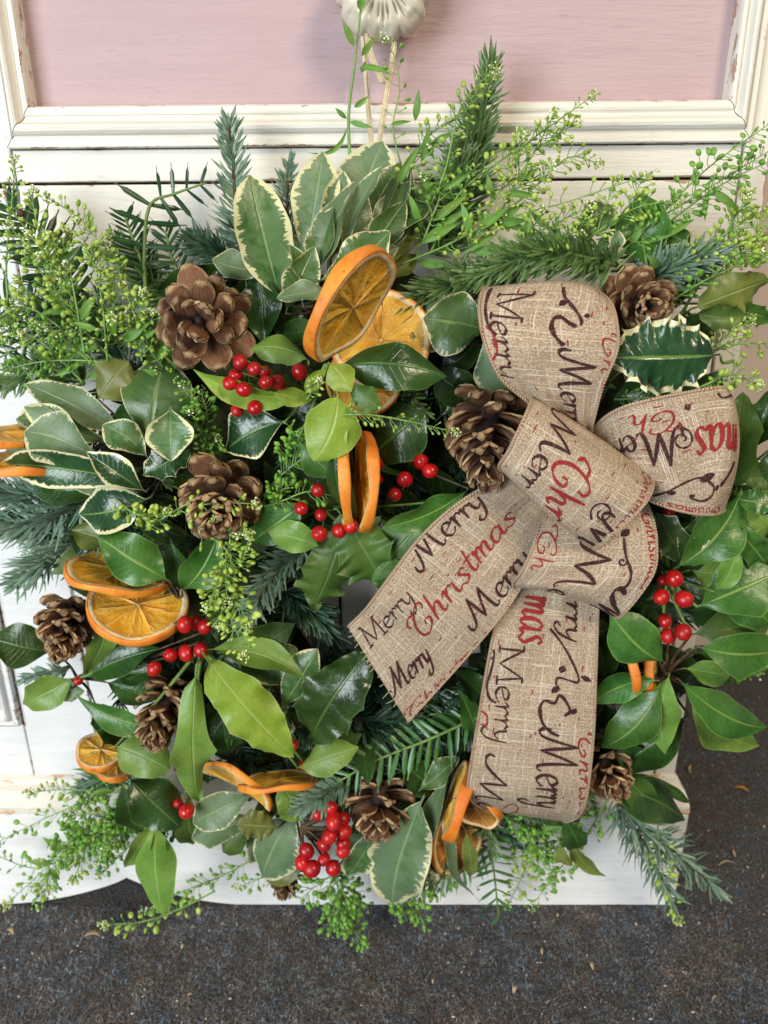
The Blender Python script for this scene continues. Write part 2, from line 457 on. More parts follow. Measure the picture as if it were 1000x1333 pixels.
def inkmat(name, col):
    m, nt, b = newmat(name); n = N(nt); uv = n.coord('UV')
    w, t1, t2 = weave(n, uv)
    f = n.noise(n.pos(), 800, 2, 0.75)
    br = n.math('MAXIMUM', n.smooth(f, 0.58, 0.68), n.math('MULTIPLY', n.noise(n.pos(), 200, 2), 0.1))
    c = n.mix(n.math('MULTIPLY', br, 0.6), col, (0.30, 0.20, 0.12))
    n.put(b.inputs['Base Color'], c); b.inputs['Roughness'].default_value = 0.8; setb(b, None, 0.2)
    n.bump(f, 0.5, 0.0006, b)
    return m
RAFF = simple('raffia', (0.56, 0.46, 0.30), (0.70, 0.60, 0.42), 0.6, 200, 0.3, 0.4, 700)
BURLAP = burlapmat('burlap')
INKD = inkmat('ink_aubergine', (0.036, 0.008, 0.012))
INKR = inkmat('ink_red', (0.26, 0.014, 0.018))
HEM, nt_, b_ = newmat('ribbon_hem'); n_ = N(nt_); s_ = n_.sep(n_.coord('UV'))
st_ = n_.math('SINE', n_.math('MULTIPLY', n_.math('ADD', s_[1], n_.math('MULTIPLY', s_[0], 0.0018)), 2 * PI / 0.0021))
c_ = n_.mix(n_.smooth(st_, -0.2, 0.7), (0.44, 0.29, 0.19), (0.60, 0.45, 0.31))
rd_ = n_.math('MULTIPLY', n_.smooth(n_.noise(n_.pos(), 130, 2), 0.58, 0.66), n_.smooth(st_, 0.1, -0.4))
c_ = n_.mix(rd_, c_, (0.33, 0.04, 0.035))
n_.put(b_.inputs['Base Color'], c_); b_.inputs['Roughness'].default_value = 0.85
n_.bump(st_, 0.8, 0.0008, b_)
# painted wood
def paint(name, ca, cb, wood=(0.26, 0.13, 0.075), vertical=False, wear=0.4, brush=0.5):
    m, nt, b = newmat(name); n = N(nt); p = n.pos()
    sc = (60, 60, 6) if vertical else (6, 60, 60)
    st = n.noise(n.mapping(p, sc), 1.5, 5, 0.65)
    st2 = n.noise(n.mapping(p, tuple(c * 4 for c in sc)), 1.6, 4, 0.7)
    col = n.mix(n.smooth(st, 0.3, 0.7), ca, cb)
    grey = n.math('MULTIPLY', n.smooth(st2, 0.56, 0.72), n.smooth(n.noise(p, 14, 3), 0.45, 0.65))
    col = n.mix(n.math('MULTIPLY', grey, 0.45), col, tuple(c * 0.62 for c in cb))
    g = n.sep(n.coord('Generated'))
    def edge(ax, at):
        q = n.math('MINIMUM', g[ax], n.math('SUBTRACT', 1.0, g[ax]))
        return n.math('MULTIPLY', q, n.attr(at))
    ed = n.math('MINIMUM', edge(2, 'size_z'), edge(0, 'size_x'))
    nz = n.noise(n.mapping(p, (30, 60, 120) if not vertical else (120, 60, 30)), 1.3, 4, 0.7)
    thr = n.math('SUBTRACT', n.math('MULTIPLY', n.smooth(nz, 0.48, 0.80), 0.011 * wear), 0.0002)
    wr = n.smooth(n.math('SUBTRACT', thr, ed), 0.0, 0.0006)
    woodc = n.mix(st2, wood, tuple(min(1, c * 1.9) for c in wood))
    col = n.mix(n.math('MULTIPLY', wr, 0.85), col, woodc)
    chip = n.math('MULTIPLY', n.smooth(n.vor(p, 26), 0.06, 0.03), n.smooth(n.noise(p, 9), 0.55, 0.6))
    col = n.mix(chip, col, tuple(c * 0.5 for c in wood))
    n.put(b.inputs['Base Color'], col)
    b.inputs['Roughness'].default_value = 0.55; setb(b, None, 0.35)
    h = n.math('ADD', n.math('ADD', st, n.math('MULTIPLY', st2, 0.8)), n.math('MULTIPLY', wr, -0.8))
    n.bump(h, brush, 0.0016, b)
    return m
CRH = paint('cream_paint', (0.78, 0.745, 0.665), (0.71, 0.68, 0.61))
CRV = paint('cream_paint_vertical', (0.78, 0.745, 0.665), (0.70, 0.67, 0.60), vertical=True)
CRLIT = paint('cream_paint_lit', (0.84, 0.82, 0.79), (0.77, 0.755, 0.73), wear=0.5)  # same cream paint, whitened in colour where the cool window light falls
PINK = paint('pink_paint', (0.485, 0.352, 0.362), (0.452, 0.326, 0.336), wear=0.12, brush=0.7)
DARK = simple('gap_shade', (0.02, 0.012, 0.008), (0.03, 0.02, 0.012), 0.9)
# ------------------------------------------------------------------ setting: carpet, wall
CARP, nt_, b_ = newmat('carpet_pile'); n_ = N(nt_); p_ = n_.pos()
f1_ = n_.noise(p_, 420, 3, 0.7); f2_ = n_.noise(p_, 700, 2, 0.6); f3_ = n_.noise(p_, 22, 4, 0.6); f4_ = n_.noise(p_, 120, 4, 0.7)
c_ = n_.mix(n_.smooth(f1_, 0.38, 0.62), (0.05, 0.048, 0.05), (0.17, 0.155, 0.145))
c_ = n_.mix(n_.math('MULTIPLY', n_.smooth(f4_, 0.50, 0.66), n_.smooth(f3_, 0.40, 0.60, 0.25, 0.9)), c_, (0.10, 0.15, 0.20))
c_ = n_.mix(n_.math('MULTIPLY', n_.smooth(n_.noise(p_, 160, 3, 0.7), 0.55, 0.7), 0.7), c_, (0.085, 0.042, 0.026))
sp_ = n_.sep(p_)
def streak(x0, y0, x1, y1, w):
    L = math.hypot(x1 - x0, y1 - y0); nx, ny = (y1 - y0) / L, -(x1 - x0) / L
    q = n_.math('ADD', n_.math('MULTIPLY', sp_[0], nx), n_.math('MULTIPLY', sp_[1], ny))
    q = n_.math('ABSOLUTE', n_.math('SUBTRACT', q, x0 * nx + y0 * ny))
    t = n_.math('ADD', n_.math('MULTIPLY', sp_[0], (x1 - x0) / L), n_.math('MULTIPLY', sp_[1], (y1 - y0) / L))
    t0 = (x0 * (x1 - x0) + y0 * (y1 - y0)) / L
    return n_.math('MULTIPLY', n_.smooth(q, w, w * 0.3), n_.math('MULTIPLY', n_.smooth(t, t0, t0 + 0.02), n_.smooth(t, t0 + L, t0 + L - 0.02)))
def floor_pt(px, py):
    v = fw + RT * ((px - 500) / FOC) + UP * ((666.5 - py) / FOC)
    return CAM + v * (-CAM.z / v.z)
a_, e2_ = floor_pt(305, 1175), floor_pt(410, 1300)
k1_ = streak(a_.x, a_.y, e2_.x, e2_.y, 0.009)
a_, e2_ = floor_pt(915, 1135), floor_pt(1005, 1180)
k2_ = streak(a_.x, a_.y, e2_.x, e2_.y, 0.007)
c_ = n_.mix(n_.math('MULTIPLY', n_.math('MAXIMUM', k1_, k2_), n_.smooth(f4_, 0.35, 0.6, 0.15, 0.7)), c_, (0.085, 0.13, 0.165))
n_.put(b_.inputs['Base Color'], c_); b_.inputs['Roughness'].default_value = 0.95; setb(b_, None, 0.1)
n_.bump(n_.math('ADD', f1_, n_.math('MULTIPLY', f2_, 0.7)), 1.0, 0.004, b_)
FIBRE, nt2_, b2_ = newmat('carpet_fibre'); n2_ = N(nt2_); uv2_ = n2_.sep(n2_.coord('UV'))
rp_ = nt2_.nodes.new('ShaderNodeValToRGB'); rp_.color_ramp.interpolation = 'CONSTANT'
els = rp_.color_ramp.elements
els[0].position = 0; els[0].color = (0.050, 0.048, 0.050, 1)
els[1].position = 0.35; els[1].color = (0.085, 0.077, 0.071, 1)
for ps, cc in ((0.58, (0.085, 0.060, 0.050, 1)), (0.72, (0.105, 0.107, 0.11, 1)), (0.84, (0.08, 0.11, 0.14, 1)), (0.95, (0.15, 0.152, 0.155, 1))):
    q_ = els.new(ps); q_.color = cc
n2_.put(rp_.inputs[0], uv2_[0]); pp_ = n2_.pos()
fc_ = n2_.mix(n2_.smooth(n2_.noise(pp_, 12, 4, 0.65), 0.40, 0.62), (1.10, 1.0, 0.92), (0.88, 1.0, 1.13))
fc_ = n2_.mix(1.0, rp_.outputs[0], fc_, 'MULTIPLY')
fc_ = n2_.mix(1.0, fc_, n2_.mix(n2_.smooth(n2_.noise(pp_, 45, 4, 0.7), 0.35, 0.65), (1.15, 1.15, 1.15), (2.1, 2.1, 2.1)), 'MULTIPLY')
n2_.put(b2_.inputs['Base Color'], fc_); b2_.inputs['Roughness'].default_value = 0.9
setb(b2_, None, 0.1)
carpet = mk('carpet', [Vector(v) for v in ((-2.5, -2.5, 0), (2.5, -2.5, 0), (2.5, 0.8, 0), (-2.5, 0.8, 0))], [(0, 1, 2, 3)], CARP, smooth=False)
carpet['kind'] = 'structure'
mb = MB()
rf = random.Random(3)
for i in range(60000):
    if i % 5: x, y = rf.uniform(-0.42, 0.34), rf.uniform(-0.235, -0.02)
    else: x, y = rf.uniform(0.25, 0.52), rf.uniform(-0.12, 0.45)
    if y > -0.022 and x < 0.289: continue
    a = rf.uniform(0, 2 * PI)
    d = Vector((math.cos(a), math.sin(a), rf.uniform(0.1, 0.9)))
    L, w = rf.uniform(0.0022, 0.0055), rf.uniform(0.00028, 0.00060)
    s = Vector((-d.y, d.x, 0)) * w
    p = Vector((x, y, 0.0))
    b0 = len(mb.V)
    q = p + d * L * 0.6; t = q + Vector((d.x, d.y, -0.3)) * L * 0.5
    mb.V += [p - s, p + s, q + s, q - s, t]
    u = rf.random()
    mb.U += [(u, 0.5)] * 5
    mb.F += [(b0, b0 + 1, b0 + 2, b0 + 3), (b0 + 3, b0 + 2, b0 + 4)]; mb.M += [0, 0]
fib = mb.build('carpet_fibres', FIBRE, carpet, 'stuff', False)
WALL = simple('wall_plaster', (0.74, 0.63, 0.56), (0.78, 0.67, 0.60), 0.8, 20, 0.2, 0.2, 300)
wl = MB(); wl.box(-2.5, 2.5, 0.50, 0.62, -0.05, 2.4)
wall = wl.build('wall', WALL, None, 'structure', False)
# ------------------------------------------------------------------ cabinet
cab = thing('cabinet', 'cream painted wooden cabinet with a pink panel and scalloped plinth behind the wreath', 'cabinet', (0, 0, 0))
def board(name, x0, x1, z0, z1, d, mat, depth=0.02, bev=0.0012, parent=cab):
    """bevelled board whose front face stands d in front of the cabinet face"""
    y0, y1 = -d, -d + depth
    V, Fc = [], []
    rings = [(0.0, y1), (0.0, y0 + bev), (bev * 0.35, y0 + bev * 0.3), (bev, y0)]
    for ins, y in rings:
        for x, z in ((x0 + ins, z0 + ins), (x1 - ins, z0 + ins), (x1 - ins, z1 - ins), (x0 + ins, z1 - ins)):
            V.append(Vector((x, y, z)))
    for i in range(3):
        for j in range(4):
            k = (j + 1) % 4
            Fc.append((4 * i + j, 4 * i + k, 4 * i + 4 + k, 4 * i + 4 + j))
    Fc.append((12, 13, 14, 15)); Fc.append((3, 2, 1, 0))
    o = mk(name, V, Fc, mat, parent, smooth=False)
    o['size_x'] = x1 - x0; o['size_z'] = z1 - z0
    return o
def moulding(name, prof, x0, x1, z0, z1, wx0, wx1, wz0, wz1, mv, mh):
    """four mitred lengths round an opening; outer rectangle x0..x1, z0..z1; widths per side; prof (0..1 across, height)"""
    for side in range(4):
        V, Fc = [], []
        for end in (0, 1):
            for q, h in prof:
                xa, xb, za, zb = x0 + wx0 * q, x1 - wx1 * q, z0 + wz0 * q, z1 - wz1 * q
                c = [((xa, za), (xb, za)), ((xb, za), (xb, zb)), ((xb, zb), (xa, zb)), ((xa, zb), (xa, za))][side][end]
                g = 0.00035 if end == 0 else -0.00035
                x, z = c
                if side == 0: x += g
                if side == 1: z += g
                if side == 2: x -= g
                if side == 3: z -= g
                V.append(Vector((x, -h, z)))
        k = len(prof)
        for i in range(k - 1): Fc.append((i, k + i, k + i + 1, i + 1))
        o = mk(name, V, Fc, mh if side in (0, 2) else mv, cab, smooth=False)
        o['size_x'] = 1.0 if side in (0, 2) else wx0
        o['size_z'] = wz0 if side in (0, 2) else 1.0
PROF = [(0, -0.006), (0, 0.0055), (0.03, 0.0066), (0.22, 0.0068), (0.25, 0.0055), (0.28, 0.0052), (0.33, 0.0085), (0.40, 0.0105), (0.48, 0.0112), (0.55, 0.0100),
        (0.60, 0.0066), (0.66, 0.0042), (0.72, 0.0032), (0.76, 0.0034), (0.78, 0.0055), (0.84, 0.0062), (0.95, 0.0058), (1.0, 0.0035), (1.0, -0.014)]
board('panel', -0.262, 0.245, 0.735, 1.16, -0.010, PINK, 0.01)
moulding('moulding', PROF, -0.2785, 0.2600, 0.7130, 1.18, 0.0200, 0.0185, 0.0275, 0.0275, CRV, CRH)
board('rail', -0.2780, 0.2572, 0.6905, 0.7122, 0.0, CRH)
board('rail', -0.2870, 0.2572, 0.6000, 0.6884, 0.001, CRH)
board('stile', 0.2592, 0.2785, 0.1425, 1.25, 0.0, CRV)
board('stile', -0.42, -0.2792, 0.6905, 1.25, 0.0, CRV)
board('rail', -0.2780, 0.2572, 1.1805, 1.25, 0.0, CRH)
board('door', -0.2870, -0.0480, 0.1425, 0.5985, 0.0, CRLIT)
board('door', -0.0460, 0.2572, 0.1425, 0.5985, 0.0, CRLIT)
board('stile', -0.3560, -0.2890, 0.1425, 0.6865, 0.0, CRLIT)
board('rail', -0.70, -0.3570, 0.1425, 0.2100, 0.0, CRLIT)
board('panel', -0.70, -0.3700, 0.2250, 0.67, -0.010, CRLIT, 0.01)
moulding('moulding', PROF, -0.72, -0.3575, 0.2110, 0.6865, 0.02, 0.0200, 0.0230, 0.0230, CRLIT, CRLIT)
board('gap_shade_sheet', -0.70, 0.276, 0.15, 1.2, -0.021, DARK, 0.005)  # near-black sheet just behind the boards: shade in the gaps given as colour
sd = MB(); sd.box(0.2570, 0.2780, 0.0205, 0.44, 0.12, 1.25); sd.build('side_panel', CRV, cab, None, False)
# base moulding: quarter-round slope from the plinth back to the cabinet face, returning along the right side
V, Fc = [], []
bp = [(0.0, 0.1500), (0.004, 0.1475), (0.006, 0.1420), (0.012, 0.1395), (0.0165, 0.1330), (0.0195, 0.1255), (0.0200, 0.1190)]
for x, y in ((-0.72, 0), (0.2785, 0), (0.2785, 0.44)):
    for o_, z in bp:
        V.append(Vector((x + (o_ * 0.55 if x > 0 else 0), (-o_ if y == 0 else y), z)))
k = len(bp)
for s in range(2):
    for i in range(k - 1): Fc.append((s * k + i, s * k + i + 1, (s + 1) * k + i + 1, (s + 1) * k + i))
o = mk('base_moulding', V, Fc, paint('cream_paint_worn', (0.78, 0.72, 0.62), (0.70, 0.65, 0.56), (0.42, 0.26, 0.14), wear=1.4), cab, smooth=False)
o['size_x'] = 1.0; o['size_z'] = 0.031
# plinth with a scalloped lower edge
bot = [(0.2895, 0.0), (-0.160, 0.0)]
for i in range(1, 13):
    t = i / 12
    bot.append((-0.160 - 0.112 * t, 0.036 * (0.25 * t + 0.75 * t ** 2.2)))
for i in range(1, 15):
    t = i / 14
    bot.append((-0.272 - 0.145 * t, 0.036 * (1 - math.sin(t * PI / 2) ** 0.8)))
bot.append((-0.72, 0.0))
V, Fc = [], []
m = len(bot)
for y in (-0.0200, -0.0186, 0.0):
    ins = 0.0012 if y == -0.0200 else 0.0
    for x, z in bot: V.append(Vector((x - (ins if x > 0.28 else 0), y, z + ins)))
    for x, z in bot: V.append(Vector((x - (ins if x > 0.28 else 0), y, 0.1188)))
for i in range(m - 1):
    Fc.append((i, i + 1, m + i + 1, m + i))
    for r in (0, 2 * m): Fc.append((r + i, r + 2 * m + i, r + 2 * m + i + 1, r + i + 1))
    Fc.append((m + i, m + i + 1, 5 * m + i + 1, 5 * m + i))
for r in (0, 2 * m): Fc.append((r, r + m, r + 3 * m, r + 2 * m))
o = mk('plinth', V, Fc, CRLIT, cab, smooth=False); o['size_x'] = 1.01; o['size_z'] = 0.119
sd = MB(); sd.box(0.262, 0.2894, 0.0006, 0.44, 0.0, 0.1186); o = sd.build('plinth_side', CRLIT, cab, None, False); o['size_x'] = 0.03; o['size_z'] = 0.12
# ------------------------------------------------------------------ builders
def outline(shape, v, side, ph, spn, dep):
    if v < 0.07: return 0.035 + 0.0 * v
    q = (v - 0.07) / 0.93
    if shape == 'obov': w = (math.sin(PI * q ** 1.25) ** 0.80) if q < 0.999 else 0
    elif shape == 'oval': w = math.sin(PI * q ** 1.05) ** 0.62
    elif shape == 'ell': w = math.sin(PI * q ** 0.92) ** 0.95
    elif shape == 'lance': w = math.sin(PI * q ** 0.8) ** 0.9
    else: w = math.sin(PI * q ** 0.9) ** 0.62
    if spn:
        s = (q * spn + ph * (0.5 if side > 0 else 0)) % 1.0
        w *= 1 - dep * (math.sin(PI * min(max(s, 0.0), 1.0)) ** 0.6)
    if q > 0.86 and shape in ('ell', 'holly'):
        w = max(w * 0.9, 0.0)
    return max(w, 0.02 if q < 0.995 else 0.004)
def leaf(parent, row, name='leaf'):
    bx, by, bd, tx, ty, td, wpx, kind = row[:8]
    o = row[8] if len(row) > 8 else {}
    rn = random.Random(int(bx * 31 + by * 17 + tx * 7 + ty))
    shape = o.get('shape', {'V': 'obov', 'W': 'obov', 'C': 'lance'}.get(kind, 'ell'))
    spn = o.get('spn', 0); dep = o.get('dep', 0.42)
    if spn: shape = 'holly'
    B, T = P(bx, by, bd), P(tx, ty, td)
    mid = (B + T) / 2
    W = wpx * mpp(mid) * 1.08
    A = T - B; L = A.length; a = A / L
    c = (CAM - mid).normalized()
    nr = c - a * c.dot(a)
    nr = nr.normalized() if nr.length > 0.05 else a.orthogonal().normalized()
    nr = Matrix.Rotation(math.radians(o.get('roll', rn.uniform(-14, 14))), 3, a) @ nr
    sd = a.cross(nr)
    curl = o.get('curl', rn.uniform(0.03, 0.12)); bend = o.get('bend', rn.uniform(-0.06, 0.06))
    fold = o.get('fold', rn.uniform(0.1, 0.6)); wav = o.get('wave', rn.uniform(0.05, 0.14)); tw = o.get('twist', rn.uniform(-0.6, 0.6))
    droop = o.get('droop', rn.uniform(-0.08, 0.02))
    ph1, ph2 = rn.uniform(0, 6), rn.uniform(0, 6)
    vs = [0, .035, .07] + [.07 + .93 * (k + 1) / (spn * 8) for k in range(spn * 8)] if spn else [k / 18 for k in range(19)]
    nv = len(vs) - 1
    if spn: ph1 = 2.0 if rn.random() < .5 else 1.0
    nu = 4
    V, U, Fc = [], [], []
    for i in range(nv + 1):
        v = vs[i]
        hump = 4 * v * (1 - v)
        ctr = B + a * (L * v) + nr * (curl * L * hump + droop * L * v ** 3) + sd * (bend * L * hump)
        an = tw * (v - 0.3)
        s2 = sd * math.cos(an) + nr * math.sin(an)
        n2 = nr * math.cos(an) - sd * math.sin(an)
        for j in range(-nu, nu + 1):
            u = j / nu; au = abs(u)
            sg = 1 if j >= 0 else -1
            hw = outline(shape, v, sg, ph1, spn, dep) * W * 0.5 * (1 + 0.07 * math.sin(v * 7 + (ph1 if sg > 0 else ph2)) + 0.025 * math.sin(v * 23 + (ph2 if sg > 0 else ph1)) + 0.05 * sg * math.sin(ph1))
            f = fold * (1 if not o.get('asym') else (1 if j > 0 else o['asym']))
            off = s2 * (u * hw * math.cos(f * au)) + n2 * (au * hw * math.sin(f) * (0.4 + 0.6 * au))
            wz = wav * W * au ** 2 * math.sin(v * 11 + (ph1 if j > 0 else ph2)) * min(1, hump * 1.5)
            if spn:
                q = max(0, (v - 0.07) / 0.93); ss = (q * spn + ph1 * (0.5 if sg > 0 else 0)) % 1.0
                wz += 0.10 * W * au ** 3 * math.cos(2 * PI * ss) * (1 if int(q * spn) % 2 else -0.5)
            V.append(ctr + off + n2 * wz)
            U.append((0.5 + 0.5 * u, v))
    w = 2 * nu + 1
    for i in range(nv):
        for j in range(w - 1):
            Fc.append((i * w + j, i * w + j + 1, (i + 1) * w + j + 1, (i + 1) * w + j))
    ob = mk(name, V, Fc, LM[kind], parent, U)
    if o.get('label'): ob['label'] = o['label']
    return ob
def stems(parent, base, ends, mat, rad=0.0011, sag=0.004):
    mb = MB()
    for e in ends:
        mid = (base + e) / 2 + Vector((0, 0.006, -sag))
        pts = cr([base, mid, e], 7)
        mb.tube(pts, [rad * 1.25 - rad * 0.6 * i / 6 for i in range(7)], 5)
    return mb.build('stem', mat, parent)
def sprig(name, label, cat, base, rows, mat=None, group=None, berries=None, stem=True, srad=0.0011):
    b = PV(base)
    t = thing(name, label, cat, b, group)
    for r in rows: leaf(t, r)
    ends = []
    if stem: ends += [P(r[0], r[1], r[2]) for r in rows]
    if berries: ends += add_berries(t, berries)
    if ends: stems(t, b, ends, mat or TWIGG, srad)
    return t
# berry with a dark calyx dot at its pole
def berry_mesh():
    mb = MB(); mb.ell(Vector((0, 0, 0)), Vector((1, 0, 0)), Vector((0, 1, 0)), Vector((0, 0, 1.06)), 20, 14)
    m2 = MB()
    n = len(mb.F)
    for i in range(4):
        a = PI / 2 * i + 0.4
        mb.ell(Vector((0.07 * math.cos(a), 0.07 * math.sin(a), 1.05)), Vector((0.15 * math.cos(a), 0.15 * math.sin(a), 0.02)),
               Vector((-0.08 * math.sin(a), 0.08 * math.cos(a), 0)), Vector((0, 0, 0.06)), 5, 3, 1)
    return mesh('berry', mb.V, mb.F, [BERRY, CALYX], mb.U, True, mb.M)
BERRYM = berry_mesh()
def add_berries(t, rows):
    rb = random.Random(int(rows[0][0]))
    ends = []
    for r in rows:
        px, py, d = r[:3]
        rad = (r[3] if len(r) > 3 else 11.5)
        p = P(px, py, d)
        R = rad * mpp(p) * rb.uniform(0.74, 0.96)
        c = (CAM - p).normalized()
        ax = (c * rb.uniform(-0.2, 1.0) + RT * rb.uniform(-0.8, 0.8) - UP * rb.uniform(-0.3, 1.0)).normalized()
        q = ax.to_track_quat('Z', 'Y')
        o = bpy.data.objects.new('berry', BERRYM); COL.objects.link(o); o.parent = t
        o.matrix_local = Matrix.Translation(p - ORG[t.name]) @ q.to_matrix().to_4x4() @ Matrix.Diagonal((R * rb.uniform(0.93, 1.0), R * rb.uniform(0.93, 1.0), R * rb.uniform(0.95, 1.06), 1))
        ends.append(p - ax * R)
    return ends
# ---- pine cones
def scale_mesh(v):
    rn = random.Random(v)
    nv, nu = 8, 6
    V, U, Fc, = [], [], []
    for lay in (0, 1):
        for i in range(nv + 1):
            t = i / nv
            hw = 0.085 + 0.225 * min(1, t / 0.66) ** 1.1
            if t > 0.70: hw *= math.sqrt(max(0.0, 1 - ((t - 0.70) / 0.31) ** 2)) * 0.75 + 0.25 * (1 - ((t - 0.70) / 0.31)) if t < 1.0 else 0.30
            for j in range(-nu // 2, nu // 2 + 1):
                u = j / (nu / 2)
                x = u * hw * (1 + 0.05 * rn.uniform(-1, 1))
                y = t
                z = 0.13 * t * t - 0.09 * (u * u) * t + 0.02 * rn.uniform(-1, 1) * t    # spoon curve
                th = 0.045 + 0.125 * max(0, (t - 0.62) / 0.38) * (1 - 0.5 * u * u)
                if t > 0.93: z += 0.02
                z += th * (0.5 if lay == 0 else -0.5)
                if t > 0.80 and abs(u) < 0.4 and lay == 1: z -= 0.035                          # swollen tip with its boss
                V.append(Vector((x, y, z))); U.append((0.5 + 0.5 * u, t))
    w = nu + 1; ofs = (nv + 1) * w
    for i in range(nv):
        for j in range(nu):
            q = i * w + j
            Fc.append((q, q + w, q + w + 1, q + 1))
            Fc.append((ofs + q, ofs + q + 1, ofs + q + w + 1, ofs + q + w))
    for i in range(nv):
        for j in (0, nu):
            q = i * w + j
            Fc.append((q, ofs + q, ofs + q + w, q + w) if j else (q, q + w, ofs + q + w, ofs + q))
    q = nv * w
    for j in range(nu): Fc.append((q + j, ofs + q + j, ofs + q + j + 1, q + j + 1))
    return mesh('scale', V, Fc, CONE, U, True)
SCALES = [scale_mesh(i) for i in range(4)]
def cone(label, cx, cy, d, size_px, axis, n=44, elong=0.9, opening=1.0, seed=0, first=0, group='pine cones on the wreath'):
    """axis = pointing direction of the apex in (right, up, towards the viewer)"""
    rn = random.Random(seed)
    c = P(cx, cy, d)
    R = size_px * mpp(c) * 0.5
    ax = (RT * axis[0] + UP * axis[1] - fw * axis[2]).normalized()
    q = ax.to_track_quat('Z', 'Y').to_matrix().to_4x4()
    M = Matrix.Translation(c) @ q
    t = thing('pine_cone', label, 'pine cone', c, group, M)
    H = R * 2 * elong
    mb = MB()
    pts = [Vector((0, 0, -H * 0.5 + H * 0.9 * i / 6)) for i in range(7)]
    mb.tube(pts, [R * x for x in (0.16, 0.24, 0.24, 0.20, 0.16, 0.10, 0.05)], 8)
    link('core', mesh('core', mb.V, mb.F, CORE, mb.U), t)
    for k in range(first, n):
        f = (k + 0.5) / n
        phi = k * 2.399963 + rn.uniform(-0.10, 0.10)
        ang = math.radians(lerp(104, 26, f ** 0.85) * opening + rn.uniform(-11, 9))      # from the apex axis
        s = R * lerp(0.98, 0.50, f ** 1.3) * rn.uniform(0.93, 1.06)
        if f < 0.12: s *= 0.78
        z = -H * 0.42 + H * 0.72 * f
        dirv = Vector((math.cos(phi) * math.sin(ang), math.sin(phi) * math.sin(ang), math.cos(ang)))
        nrm = Vector((-math.cos(phi) * math.cos(ang), -math.sin(phi) * math.cos(ang), math.sin(ang)))
        xs = dirv.cross(nrm)
        Mx = Matrix((( xs.x, dirv.x, nrm.x, 0), (xs.y, dirv.y, nrm.y, 0), (xs.z, dirv.z, nrm.z, z), (0, 0, 0, 1)))
        wsc = rn.uniform(0.80, 1.08) * lerp(1.0, 0.80, f)
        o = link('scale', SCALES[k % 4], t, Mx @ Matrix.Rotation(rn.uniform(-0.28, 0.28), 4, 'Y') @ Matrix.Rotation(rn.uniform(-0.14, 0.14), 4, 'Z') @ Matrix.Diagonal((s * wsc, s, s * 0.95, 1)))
    return t
